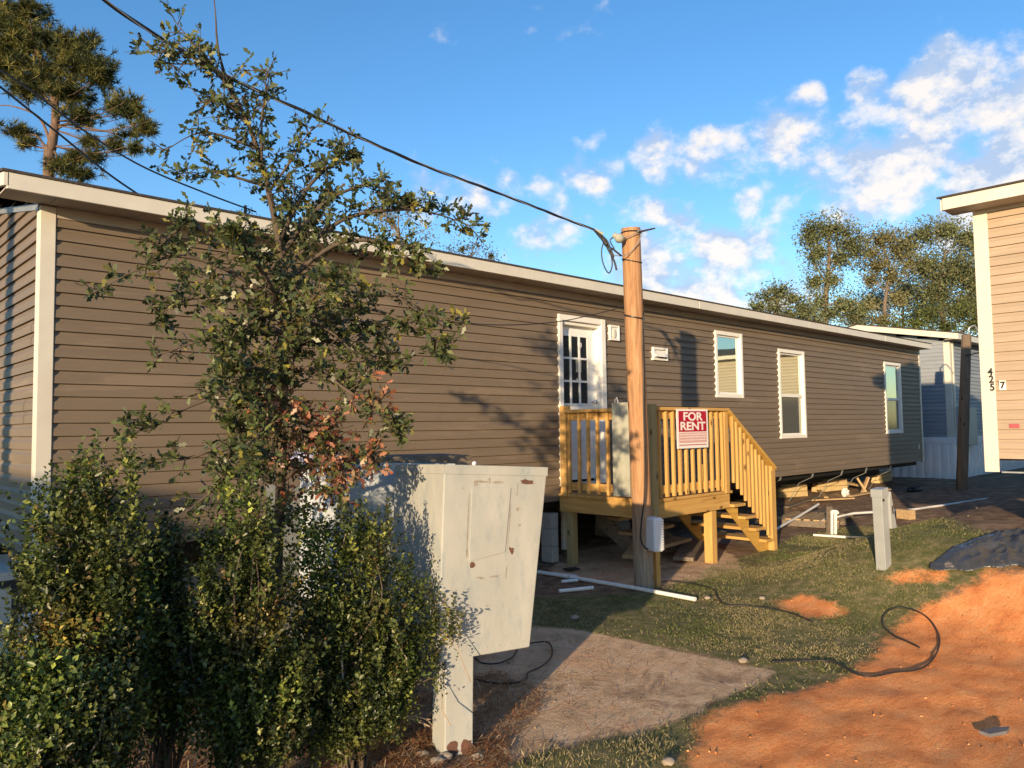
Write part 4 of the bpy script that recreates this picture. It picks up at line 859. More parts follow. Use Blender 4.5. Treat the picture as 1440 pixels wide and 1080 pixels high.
def groundmat():
    mt, nt, b = newmat('ground'); b.inputs['Roughness'].default_value = .95; b.inputs['Specular IOR Level'].default_value = .12
    at_ = N(nt, 'ShaderNodeAttribute', attribute_name='tint'); sp = N(nt, 'ShaderNodeSeparateColor'); L(nt, at_.outputs['Color'], sp.inputs[0])
    tc = N(nt, 'ShaderNodeTexCoord')
    def ns(scale, det=8, rough=.65, st=(1,1,1), dist=0):
        mp = N(nt, 'ShaderNodeMapping'); mp.inputs['Scale'].default_value = st; L(nt, tc.outputs['Object'], mp.inputs[0])
        n = N(nt, 'ShaderNodeTexNoise', Scale=scale, Detail=det, Roughness=rough, Distortion=dist); L(nt, mp.outputs[0], n.inputs['Vector']); return n.outputs['Fac']
    def mth(op, a, b_, c=None):
        n = N(nt, 'ShaderNodeMath', operation=op)
        for i, q in enumerate((a, b_, c)):
            if q is None: continue
            if isinstance(q, (int, float)): n.inputs[i].default_value = q
            else: L(nt, q, n.inputs[i])
        return n.outputs[0]
    def thr(m_, nz, amp, w): 
        s = mth('MULTIPLY_ADD', nz, amp, mth('ADD', m_, -amp/2)); mr = N(nt, 'ShaderNodeMapRange', interpolation_type='SMOOTHSTEP'); mr.inputs[1].default_value = .5-w; mr.inputs[2].default_value = .5+w; L(nt, s, mr.inputs[0]); return mr.outputs[0]
    def mix(f, a, c):
        m_ = N(nt, 'ShaderNodeMix', data_type='RGBA'); L(nt, f, m_.inputs[0])
        for i, q in ((6, a), (7, c)):
            if isinstance(q, tuple): m_.inputs[i].default_value = (*q, 1)
            else: L(nt, q, m_.inputs[i])
        return m_.outputs[2]
    soil = ramp(nt, ns(6), [(.3, (.11, .072, .05)), (.5, (.21, .14, .092)), (.7, (.36, .245, .16))])
    soil = mix(ramp(nt, ns(1.4, 5), [(.55, (0,0,0)), (.68, (.8,.8,.8))]), soil, (.44, .30, .19))
    redc = ramp(nt, ns(3.2, 9, .68, (1, 1.9, 1), .3), [(.28, (.66, .20, .062)), (.5, (.90, .345, .118)), (.72, (.94, .45, .185))])
    redc = mix(ramp(nt, ns(26, 5, .7, (1, 2.2, 1)), [(.64, (0,0,0)), (.72, (.75,.75,.75))]), redc, (.42, .16, .06))
    redc = mix(ramp(nt, ns(.8, 3), [(.58, (0,0,0)), (.78, (.35,.35,.35))]), redc, (.84, .52, .30))
    gr = ramp(nt, ns(9, 8, .7), [(.3, (.095, .105, .038)), (.48, (.165, .16, .066)), (.6, (.26, .215, .11)), (.75, (.42, .31, .18))])
    padc = ramp(nt, ns(4.5, 9, .7), [(.28, (.42, .28, .165)), (.5, (.66, .46, .28)), (.72, (.78, .58, .39))])
    padc = mix(ramp(nt, ns(1.3, 6, .7), [(.52, (0,0,0)), (.66, (.7,.7,.7))]), padc, (.74, .46, .28))
    padc = mix(ramp(nt, ns(2.1, 7, .7, (1, 1, 1), .8), [(.36, (.8,.8,.8)), (.46, (0,0,0))]), padc, (.34, .225, .14))
    c = mix(thr(sp.outputs[1], ns(5, 7, .75), .75, .10), soil, gr)
    c = mix(thr(sp.outputs[2], ns(7, 6), .25, .06), c, padc)
    c = mix(thr(sp.outputs[0], ns(4.5, 8, .75), .65, .10), c, redc)
    gm = N(nt, 'ShaderNodeMix', data_type='RGBA', blend_type='MULTIPLY'); gm.inputs[0].default_value = 1; L(nt, c, gm.inputs[6]); L(nt, ramp(nt, ns(95, 4, .7), [(.32, (.70,.68,.66)), (.5, (1,1,1)), (.68, (1.12,1.12,1.12))]), gm.inputs[7]); c = gm.outputs[2]
    L(nt, c, b.inputs['Base Color'])
    h = mth('ADD', mth('MULTIPLY', ns(70, 7, .75), .55), mth('ADD', mth('MULTIPLY', ns(22, 6, .7, (1, 1.8, 1)), .7), ns(7, 6, .7, (1, 1.6, 1))))
    bp = N(nt, 'ShaderNodeBump', Strength=.6, Distance=.03); L(nt, h, bp.inputs['Height']); L(nt, bp.outputs[0], b.inputs['Normal'])
    return mt
M['ground'] = groundmat()
g = nmesh('ground', np.column_stack([P2, Z]), fc.ravel(), 4, mask, 'ground', smooth=True); struct(g)
# crack across the pad
q = [gnd(x, y)+V((0, 0, .0)) for x, y in ((779, 985), (800, 991), (835, 996), (862, 1003), (905, 1012))]
# ---------------- grass blades
def inpoly_pts(poly, n):
    lo, hi = poly.min(0), poly.max(0); out = []
    p = rng.uniform(lo, hi, (n, 2)); return p[sdf(p, poly) > -.06]
def clump(p, s, seed): return np.array([mnoise.noise(V((x*s, y*s, seed))) for x, y in p])
gp = inpoly_pts(GRS, 330000)
rd = np.max([sdf(gp, q) for q in RED], axis=0); pdv = sdf(gp, PAD)
dens = .40+.9*clump(gp, 1.3, 3)+.6*clump(gp, 4.0, 8); edge = np.clip((sdf(gp, GRS)+.05)/.35, .05, 1)
gp = gp[(rng.uniform(size=len(gp)) < np.clip(dens, .03, 1)*edge) & (rd < .06) & (pdv < .03)]
gp = gp[:110000]
n = len(gp); gzv = np.array([hz(x, y) for x, y in gp]) - .008
h = rng.uniform(.008, .024, n)*(1+.6*np.clip(clump(gp, 2.2, 5), -.6, 1)); az = rng.uniform(0, 6.283, n); wd = rng.uniform(.0025, .005, n)
lean = rng.normal(size=(n, 2))*h[:, None]*.7
base = np.column_stack([gp, gzv]); sd2 = np.column_stack([np.cos(az), np.sin(az), np.zeros(n)])*wd[:, None]
tip = base + np.column_stack([lean, h]); vs = np.stack([base-sd2, base+sd2, tip], 1).reshape(-1, 3)
dry = np.clip(.58+1.2*clump(gp, .9, 12), .1, .9)
tcol = np.where((rng.uniform(size=n) < dry)[:, None], pick(n, [(.30, .26, .13), (.38, .31, .18), (.24, .21, .09)], [3, 2, 2]), pick(n, [(.13, .155, .050), (.165, .18, .065), (.095, .12, .038)], [3, 2, 2]))
g = nmesh('grass', vs, np.arange(3*n), 3, np.repeat(tcol, 3, 0), 'grass'); g['kind'] = 'stuff'; g['label'] = 'short patchy grass between the deck and the red dirt'
# ---------------- clods and crumbs on the bare dirt
def clods(name, polys, n_, r0, r1, cols, lab, sd_):
    p = np.concatenate([inpoly_pts(q, m_) for q, m_ in zip(polys, n_)]); p = p[np.hypot(p[:, 0], p[:, 1]) < 14]; n = len(p); r = r0+(r1-r0)*rng.uniform(0, 1, n)**4
    z = np.array([hz(x, y)+mnoise.noise(V((x, y, 0))*1.1)*.018+mnoise.noise(V((x, y, 0))*3.3)*.008 for x, y in p])-.012+r*.25
    oc = np.array([(1,0,0),(0,1,0),(-1,0,0),(0,-1,0),(0,0,.8),(0,0,-.8)]); f = np.array([(0,1,4),(1,2,4),(2,3,4),(3,0,4),(1,0,5),(2,1,5),(3,2,5),(0,3,5)])
    v = np.column_stack([p, z])[:, None, :]+r[:, None, None]*oc[None]*rng.uniform(.6, 1.3, (n, 6, 1))+rng.normal(0, .22, (n, 6, 3))*r[:, None, None]
    fl = (np.arange(n)[:, None, None]*6+f[None]).ravel(); g = nmesh(name, v.reshape(-1, 3), fl, 3, np.repeat(pick(n, cols, [1]*len(cols), .2), 6, 0), 'straw'); g['kind'] = 'stuff'; g['label'] = lab
clods('dirt_crumbs', [RED[0], RED[1]], [1500, 80], .002, .010, [(.62, .25, .08), (.50, .18, .055), (.78, .40, .17)], 'small clods of red dirt', 1)
clods('pebbles', [PAD, polyXY([(760,840),(1000,800),(1000,770),(760,790)]), polyXY([(1100,760),(1300,700),(1440,700),(1440,735),(1150,750)])], [260, 300, 300], .002, .012, [(.36, .25, .17), (.52, .40, .30), (.24, .17, .12)], 'small pebbles and crumbs on the bare ground', 2)
# ---------------- straw litter
ST = [(polyXY([(640,958),(700,948),(750,962),(745,1000),(700,1045),(640,1085),(560,1090),(560,1010)]), 2600), (polyXY([(180,1090),(200,980),(330,985),(560,1000),(600,1060),(600,1090)]), 5200), (polyXY([(540,1040),(700,1040),(700,1090),(540,1090)]), 1600), (polyXY([(690,880),(1090,942),(960,1010),(690,1060)]), 500), (polyXY([(780,790),(1000,790),(960,830),(770,830)]), 500)]
vv = []; tt = []
for poly, n_ in ST:
    p = inpoly_pts(poly, n_*3)[:n_]; p = p[clump(p, 2.5, 2) > -.35]; n = len(p); z = np.array([hz(x, y) for x, y in p]) + rng.uniform(-.006, .022, n); a = rng.uniform(0, 6.283, n); ln = rng.uniform(.03, .11, n); w = .0022
    d = np.column_stack([np.cos(a), np.sin(a), rng.normal(0, .18, n)])*ln[:, None]*.5; s = np.column_stack([-np.sin(a), np.cos(a), np.zeros(n)])*w; c = np.column_stack([p, z])
    vv.append(np.stack([c-d-s, c-d+s, c+d+s, c+d-s], 1).reshape(-1, 3)); tt.append(np.repeat(pick(n, [(.30, .13, .055), (.42, .26, .13), (.22, .10, .05), (.48, .36, .22)], [4, 3, 2, 1.5]), 4, 0))
vv = np.concatenate(vv); g = nmesh('straw_litter', vv, np.arange(len(vv)), 4, np.concatenate(tt), 'straw'); g['kind'] = 'stuff'; g['label'] = 'reddish pine straw and dead leaves under the shrubs'
# ================================================================== SHRUBS
SPRIG = []
for k in range(9):
    a = k*2.4; SPRIG.append((k/8.0, a))
def shrub(name, label, base, lobes, nspr, tips=(), seed=1, cols=None, wts=None, leafsize=.0215, bare=10):
    """lobes: (px,py,rx,ry,w) ; sprigs of small leaves fill the lobes, stems run up to them"""
    t = thing(name, label, 'shrub', base, 'shrubs')
    cols = cols or [(.050, .068, .020), (.090, .110, .028), (.028, .040, .013), (.18, .19, .045), (.10, .072, .028)]; wts = wts or [5, 4, 4, 1.3, .7]
    C_, R_ = [], []
    for px, py, rx, ry, w in lobes:
        C_.append(at(px, py, w)[:]); s = w/FPX; R_.append((rx*s, max(rx, ry)*s*.8, ry*s))
    C_ = np.array(C_); R_ = np.array(R_); vol = R_.prod(1)**.75; li = rng.choice(len(C_), nspr, p=vol/vol.sum())
    u = unit(rng.normal(size=(nspr, 3))); rad = rng.uniform(0, 1, nspr)**.42
    pos = C_[li]+u*rad[:, None]*R_[li]
    cl = np.array([mnoise.noise(V(p)*5.0+V((seed, 0, 0)))+.5*mnoise.noise(V(p)*11+V((0, seed, 0))) for p in pos]); keep = cl > -.20-.30*(1-rad); pos, u, rad, cl = pos[keep], u[keep], rad[keep], cl[keep]
    nst = len(pos)//20; ti = rng.choice(len(pos), nst, p=(rad**2)/np.sum(rad**2)); bb_ = np.array(base)
    kk = rng.uniform(size=len(pos)) < .26; pos, u, rad, cl = pos[kk], u[kk], rad[kk], cl[kk]; SP, SU, ST_ = [], [], []
    tg = C_[rng.choice(len(C_), nst, p=vol/vol.sum())]; uu = unit(rng.normal(size=(nst, 3))+np.array([0, 0, .35])); li2 = rng.choice(len(C_), nst, p=vol/vol.sum()); tg = C_[li2]+uu*R_[li2]*rng.uniform(.55, 1.12, (nst, 1))
    for q_ in range(nst):
        e_ = tg[q_]; b_ = bb_+rng.normal(0, .07, 3)*np.array([1, 1, 0]); b_ = b_+(e_-b_)*np.array([.45, .45, 0]) ; mid = b_+(e_-b_)*.5+rng.normal(0, .03, 3); f_ = rng.uniform(.42, 1.03, 15)[:, None]
        p_ = (1-f_)**2*b_+2*f_*(1-f_)*mid+f_**2*e_ + rng.normal(0, .020, (15, 3)); SP.append(p_); SU.append(np.tile(unit((e_-b_)[None]), (15, 1))); ST_.append(np.full(15, rng.normal(.15, .25)))
    pos = np.concatenate([pos]+SP); u = np.concatenate([u]+SU); rad = np.concatenate([rad, np.full(15*nst, .9)]); cl = np.concatenate([cl]+ST_)
    ext = np.where((rad > .8) & (u[:, 2] > -.2) & (rng.uniform(size=len(u)) < .10))[0]
    for e_ in ext:
        q = pos[e_]; d_ = unit((u[e_]*.5+np.array([0, 0, .8])+rng.normal(0, .25, 3))[None])[0]; nn = 4; f_ = np.linspace(.2, 1, nn)[:, None]*rng.uniform(.06, .14)
        pos = np.concatenate([pos, q+d_*f_]); u = np.concatenate([u, np.tile(d_, (nn, 1))]); rad = np.concatenate([rad, np.ones(nn)]); cl = np.concatenate([cl, np.full(nn, .35)])
    for px, py, w, k in tips:
        q = np.array(at(px, py, w)); nn = k
        pos = np.concatenate([pos, q-np.array([0, 0, 1])*rng.uniform(0, .22, (nn, 1))+rng.normal(0, .012, (nn, 3))]); u = np.concatenate([u, np.tile([0, 0, 1.], (nn, 1))]); rad = np.concatenate([rad, np.ones(nn)]); cl = np.concatenate([cl, np.full(nn, .4)])
    n = len(pos); dirs = unit(u*.55+np.array([0, 0, .75])+rng.normal(0, .35, (n, 3))); L_ = rng.uniform(.07, .15, n)
    perp = unit(np.cross(dirs, rng.normal(size=(n, 3)))); per2 = np.cross(dirs, perp)
    V_, T_ = [], []; clump_t = pick(n, cols, wts, .3)*(1+.75*cl[:, None])
    hue = np.array([mnoise.noise(V(p)*3.1+V((7, seed, 3))) for p in pos])[:, None]; clump_t = clump_t*np.where(hue > .40, np.array([1.5, 1.1, 1.0]), np.where(hue < -.2, np.array([1.35, 1.45, 1.1]), 1.0))
    clump_t = np.where((rng.uniform(size=n) < .05)[:, None], np.array([.14, .16, .04]), clump_t)
    for k, a in SPRIG:
        p = pos+dirs*(L_*k)[:, None]; out = perp*math.cos(a)+per2*math.sin(a); al = unit(out*.8+dirs*.65)
        v, tt_ = leaves(p, al, leafsize*rng.uniform(.55, 1.5, n), .62, np.clip(clump_t*rng.uniform(.75, 1.3, (n, 1)), 0, 1), QUAD, nrm=dirs+rng.normal(0, .4, (n, 3))); V_.append(v); T_.append(tt_)
    v = np.concatenate(V_); nmesh('foliage', v, quadfaces(len(v)//4), 3, np.concatenate(T_), 'leaf', t, base)
    mb = MB(); b = V(base); idx = rng.choice(n, min(n, 34), replace=False)
    for i in idx:
        e = V(pos[i]); m1 = b.lerp(e, .35)+V((0, 0, .12))+V(rng.normal(0, .04, 3)); m2 = b.lerp(e, .72)+V((0, 0, .10))+V(rng.normal(0, .03, 3))
        mb.tube(smooth_path([b+V(rng.normal(0, .04, 3))*V((1, 1, 0)) if False else b+V((random.uniform(-.05, .05), random.uniform(-.05, .05), 0)), m1, m2, e], 4), [.009-.0006*j for j in range(13)], 5)
    part('stem', mb, 'bark_dark', t, smooth=True)
    for i in rng.choice(n, bare, replace=False):
        e = V(pos[i]); d = V(dirs[i]); p1 = e-d*.18+V(rng.normal(0, .05, 3)); part('bare_twig', MB().tube([p1, p1.lerp(e, .5)+V(rng.normal(0, .012, 3)), e+d*.04], [.004, .003, .0015], 5), 'twig_dry', t)
    return t
sb = lambda px, w: (lambda p: V((p.x, p.y, hz(p.x, p.y)-.02)))(at(px, 900, w))
shrub('evergreen_shrub', 'tallest dark green small leaved shrub, hiding the foot of the white corner trim', sb(130, 3.0), [(112, 712, 30, 44, 3.0), (135, 705, 28, 36, 3.0), (85, 735, 32, 40, 2.95), (170, 750, 30, 40, 3.0), (118, 765, 62, 44, 3.0), (80, 805, 48, 48, 3.0), (150, 812, 62, 48, 3.05), (60, 860, 42, 50, 3.0), (125, 870, 70, 55, 3.0), (185, 870, 50, 55, 3.1), (95, 935, 70, 50, 2.95), (155, 945, 55, 55, 3.0), (60, 1000, 60, 60, 2.9), (110, 1035, 70, 55, 2.95)], 3700, [(122, 648, 3, 14), (96, 668, 3, 10), (182, 645, 3, 18), (150, 668, 3, 10), (40, 712, 3, 12), (60, 690, 2.95, 10), (200, 712, 3, 10), (222, 745, 3, 8)], 1, bare=14)
shrub('evergreen_shrub', 'lower rounded shrub between the tallest shrub and the oak trunk', sb(230, 3.5), [(190, 790, 30, 28, 3.4), (222, 780, 32, 30, 3.4), (232, 805, 26, 28, 3.4), (200, 835, 46, 45, 3.4), (240, 880, 38, 40, 3.4), (212, 905, 50, 45, 3.35), (268, 915, 36, 40, 3.45)], 1500, [(190, 742, 3.4, 12), (232, 738, 3.4, 12), (160, 775, 3.4, 8), (212, 752, 3.4, 8)], 2)
shrub('evergreen_shrub', 'upright shrub growing round the base of the oak', sb(325, 3.4), [(322, 730, 20, 32, 3.4), (348, 735, 22, 36, 3.4), (310, 775, 28, 30, 3.4), (345, 785, 40, 38, 3.4), (318, 835, 46, 42, 3.4), (372, 830, 42, 46, 3.45), (300, 885, 52, 50, 3.35), (360, 900, 60, 50, 3.4), (320, 950, 62, 45, 3.35), (395, 960, 50, 55, 3.45), (365, 1025, 60, 45, 3.4)], 3000, [(325, 685, 3.4, 14), (350, 692, 3.4, 12), (300, 730, 3.4, 8), (385, 722, 3.45, 12), (372, 760, 3.4, 8)], 3)
shrub('evergreen_shrub', 'shrub with pale bare twigs leaning in front of the cream cabinet', sb(495, 3.85), [(430, 755, 24, 32, 3.75), (455, 790, 36, 38, 3.8), (505, 765, 24, 34, 3.85), (535, 785, 26, 30, 3.85), (500, 815, 42, 36, 3.85), (550, 835, 36, 36, 3.88), (445, 850, 50, 44, 3.75), (515, 870, 55, 42, 3.85), (575, 880, 38, 36, 3.92), (470, 920, 60, 42, 3.8), (545, 930, 55, 40, 3.88), (420, 960, 50, 50, 3.75), (495, 985, 75, 38, 3.82), (580, 955, 34, 30, 3.95), (440, 1025, 60, 36, 3.8), (520, 1020, 50, 28, 3.85)], 4500, [(510, 718, 3.85, 14), (545, 738, 3.85, 12), (484, 742, 3.8, 8), (430, 712, 3.75, 12), (575, 790, 3.95, 18), (590, 822, 3.97, 16), (608, 842, 3.97, 16), (634, 848, 3.97, 18), (640, 872, 3.97, 10), (606, 878, 3.97, 16), (560, 805, 3.9, 14), (615, 930, 3.98, 14)], 4, bare=26)
shrub('evergreen_shrub', 'nearest shrub, low in the bottom left corner', sb(60, 2.6), [(35, 985, 50, 40, 2.55), (95, 1000, 50, 40, 2.6), (140, 1030, 36, 40, 2.65), (60, 1050, 80, 50, 2.5)], 2400, [(20, 930, 2.55, 8), (70, 940, 2.55, 8)], 5, bare=12)
# dry branches on the ground by the cabinet
for k, (a, b, c) in enumerate((((430, 1050), (520, 1020), (600, 1005)), ((470, 1075), (540, 1040), (620, 1028)), ((500, 1010), (560, 1035), (640, 1052)))):
    A_, B_, C2 = [gnd(*q) for q in (a, b, c)]; mb = MB()
    pth = smooth_path([A_+V((0,0,.05)), B_+V((0,0,.12)), C2+V((0,0,.05))], 6); mb.tube(pth, [.008-.0004*i for i in range(len(pth))], 5)
    for i in range(2, len(pth)-1, 2):
        d = V(rng.normal(0, 1, 3)); d.z = abs(d.z)*.4; d.normalize(); e = pth[i]+d*random.uniform(.08, .2); mb.tube([pth[i], pth[i].lerp(e, .5)+V((0,0,.02)), e], [.004, .003, .0015], 4)
    single('dry_branch', mb, 'twig_dry', ('bare dry branch under the shrub, nearest the house', 'bare dry branch lying across the straw, nearest the viewer', 'bare dry branch reaching to the cabinet post')[k], 'branch')
# ================================================================== YOUNG OAK
ob = at(388, 900, 4.2); ob.z = hz(ob.x, ob.y)-.03
oak = thing('young_oak', 'young oak with lobed leaves and a patch of red autumn leaves, rising above the roof', 'tree', ob)
trunk_px = [(392, 960, 4.2), (390, 800, 4.2), (394, 700, 4.2), (397, 600, 4.2), (400, 500, 4.2), (399, 420, 4.2), (392, 340, 4.2), (378, 270, 4.2), (364, 215, 4.2), (345, 165, 4.18), (322, 120, 4.15), (307, 70, 4.15), (303, 20, 4.15), (300, -12, 4.15)]
tp_ = smooth_path([at(*p) for p in trunk_px], 6); mb = MB(); mb.tube([ob]+tp_, [.034]+[max(.003, .032*(1-i/len(tp_))**.9) for i in range(len(tp_))], 8)
part('trunk', mb, 'bark_dark', oak, smooth=True)
BR = [ # (px path with depth), density of leaves
 [(335,142,4.17),(300,98,4.1),(262,76,4.05),(235,72,4.0),(182,76,3.95)], [(345,165,4.18),(312,110,4.1),(280,70,4.05),(246,30,4.0)], [(320,120,4.15),(290,92,4.05),(252,90,4.0),(222,90,3.95)],
 [(368,225,4.2),(368,170,4.15),(373,130,4.1),(374,98,4.1)], [(378,270,4.2),(405,232,4.25),(425,200,4.3),(440,180,4.3)], [(362,210,4.2),(310,190,4.1),(275,188,4.05),(232,212,4.0)], [(375,262,4.2),(320,246,4.1),(290,242,4.05),(262,250,4.0)], [(350,175,4.2),(325,150,4.1),(300,140,4.0),(280,145,3.95)],
 [(392,340,4.2),(430,268,4.3),(470,228,4.35),(492,210,4.4)], [(395,360,4.2),(450,290,4.3),(520,260,4.4),(570,285,4.5)], [(397,380,4.2),(480,310,4.3),(560,295,4.4),(610,300,4.5),(664,318,4.5)], [(398,400,4.2),(470,345,4.2),(530,340,4.25),(570,360,4.3),(600,380,4.3)],
 [(398,400,4.2),(330,345,4.1),(265,320,4.0),(225,345,3.9)], [(400,430,4.2),(320,380,4.0),(250,360,3.9),(195,378,3.85),(145,405,3.8)], [(400,450,4.2),(330,420,4.1),(270,420,4.0),(225,440,3.95)], [(400,470,4.2),(340,470,4.05),(280,480,3.95),(222,500,3.9)],
 [(400,430,4.2),(480,400,4.2),(545,410,4.1),(590,438,4.05),(645,453,4.0)], [(400,460,4.2),(470,430,4.1),(540,440,4.0),(600,470,3.95),(622,488,3.95)], [(400,490,4.2),(460,480,4.2),(520,500,4.2),(560,510,4.2)],
 [(398,520,4.2),(440,520,4.1),(490,550,4.0),(530,580,3.95),(560,600,3.95)], [(398,560,4.2),(340,550,4.1),(270,570,4.0),(215,600,3.95),(178,600,3.9)], [(397,590,4.2),(340,610,4.1),(280,640,4.0),(225,650,3.95),(182,658,3.9)], [(396,600,4.2),(440,610,4.1),(490,630,4.0),(530,640,3.95)],
 [(395,640,4.2),(345,660,4.1),(300,690,4.0),(262,720,3.95)], [(394,680,4.2),(420,660,4.1),(450,650,4.0),(480,660,3.9),(470,690,3.9)], [(396,470,4.2),(380,510,4.1),(350,560,4.0),(330,600,3.95)], [(396,520,4.2),(370,570,4.1),(330,620,4.0),(315,670,3.95)], [(396,440,4.2),(360,450,4.0),(330,480,3.9),(310,500,3.85)], [(396,430,4.2),(430,450,4.0),(470,470,3.95),(500,500,3.9)], [(396,580,4.2),(420,590,4.0),(450,600,3.95)], [(398,540,4.2),(370,520,3.9),(340,520,3.7),(310,540,3.6)], [(398,500,4.2),(420,460,3.9),(440,420,3.7),(470,390,3.6)], [(398,450,4.2),(380,400,3.9),(350,360,3.7),(330,330,3.6)], [(396,600,4.2),(380,590,3.9),(360,620,3.7),(350,660,3.65)], [(399,420,4.2),(420,350,4.5),(440,310,4.7),(450,280,4.8)], [(399,470,4.2),(350,440,4.5),(300,400,4.7),(260,380,4.8)], [(399,480,4.2),(450,460,4.5),(500,450,4.7),(540,470,4.8)]]
mb = MB(); LP, LD, LT = [], [], []
GREEN = [(.080, .105, .036), (.115, .138, .050), (.052, .072, .028), (.19, .18, .055), (.13, .105, .042)]
def leafcol(p, k):
    c = pick(k, GREEN, [4, 4, 3, .8, .8], .3); return c
def twig(p0, d, ln, nl, red):
    p0, d = V(p0), V(d).normalized(); pts = [p0]; dd = d.copy()
    for i in range(4):
        dd = (dd+V(rng.normal(0, .22, 3))+V((0, 0, .03))).normalized(); pts.append(pts[-1]+dd*ln/4)
    mb.tube(pts, [.0032, .0028, .0022, .0016, .001], 4, cap=False)
    for i in range(nl):
        t = rng.uniform(.15, 1); j = min(3, int(t*4)); f = t*4-j; q = pts[j].lerp(pts[j+1], f); o = V(rng.normal(0, 1, 3)).normalized()
        a = (dd*.6+o*.9+V((0, 0, -.12))).normalized(); LP.append(q[:]); LD.append(a[:]); LT.append(red)
LOW = (13, 15, 16, 20, 21, 23, 28)
for bi, br in enumerate(BR):
    pth = smooth_path([at(*q) for q in br], 6); n = len(pth)
    mb.tube(pth, [max(.0025, (.014 if bi > 7 else .008)*(1-i/n)**.8) for i in range(n)], 6)
    up = bi < 8
    for i in range(2 if not up else 4, n):
        for r_ in range(1 if up else (1 if bi in LOW else 2)):
            if (up and rng.uniform() < .12) or (bi in LOW and rng.uniform() < .35): continue
            d = (pth[i]-pth[i-1]).normalized(); o = V(rng.normal(0, 1, 3)).normalized(); dd = (d*.6+o*1.0+V((0, 0, .15))).normalized()
            px = None; c = pth[i]-CAM; w = c.dot(F); x = 720+FPX*c.dot(RC)/w; y = 540-FPX*c.dot(UC)/w
            rr = 1 if (395 < x < 530 and 545 < y < 700) or (380 < x < 470 and 560 < y < 640) else 0
            if bi in (24,): rr = 1
            twig(pth[i], dd, (random.uniform(.09, .18) if up else random.uniform(.12, .26)*(1.1-.65*i/n)), 9 if up else 14, rr)
for i in range(24, len(tp_)-4):
    y = 540-FPX*(tp_[i]-CAM).dot(UC)/(tp_[i]-CAM).dot(F)
    if y < 115 or y > 430: continue
    for r_ in range(3 if y > 150 else 2):
        d = V(rng.normal(0, 1, 3)); d.z = abs(d.z)*.5; twig(tp_[i].lerp(tp_[i+1], rng.uniform()), d, random.uniform(.12, .26), 11, 0)
for i in range(0, 26):
    y = 540-FPX*(tp_[i]-CAM).dot(UC)/(tp_[i]-CAM).dot(F)
    if y < 540 or y > 770: continue
    for r_ in range(4):
        d = V(rng.normal(0, 1, 3)); twig(tp_[i].lerp(tp_[i+1], rng.uniform()), d, random.uniform(.12, .24), 11, 0)
# hanging red sprays over the grey cabinet
for (x, y, w) in ((420, 600, 4.0), (450, 610, 3.95), (400, 640, 3.95), (470, 620, 3.95), (440, 650, 3.9), (425, 700, 3.9), (462, 690, 3.9), (500, 650, 3.95), (385, 590, 4.0), (500, 590, 3.95), (375, 745, 3.6), (470, 590, 3.95), (415, 570, 4.0), (410, 670, 3.9), (440, 585, 3.95), (480, 640, 3.9)):
    for k in range(2): twig(at(x+random.uniform(-14, 14), y+random.uniform(-14, 14), w), V(rng.normal(0, 1, 3))+V((0, 0, -.5)), random.uniform(.1, .2), 9, 1)
part('branches', mb, 'bark_dark', oak, smooth=True)
LP, LD, LT = np.array(LP), np.array(LD), np.array(LT); n = len(LP)
col = pick(n, GREEN, [4, 4, 3, .8, .8], .35); cl = np.array([mnoise.noise(V(p)*4.2) for p in LP]); col *= (1+.4*cl[:, None])
ye = (rng.uniform(size=n) < .035) | (np.array([mnoise.noise(V(p)*6+V((9, 2, 1))) for p in LP]) > .52); col[ye] = pick(ye.sum(), [(.30, .26, .045), (.24, .22, .05)], [1, 1])
rm = (LT == 1) & (rng.uniform(size=n) < .6); col[rm] = pick(rm.sum(), [(.32, .10, .05), (.40, .19, .11), (.22, .09, .06), (.34, .23, .13), (.16, .13, .05)], [2, 3, 2, 2, 1])
v, tt_ = leaves(LP, LD, rng.uniform(.030, .066, n), .44, np.clip(col, 0, 1), OAK)
nmesh('foliage', v, np.arange(len(v)), 12, tt_, 'leaf', oak, ob)
print('oak leaves', n)
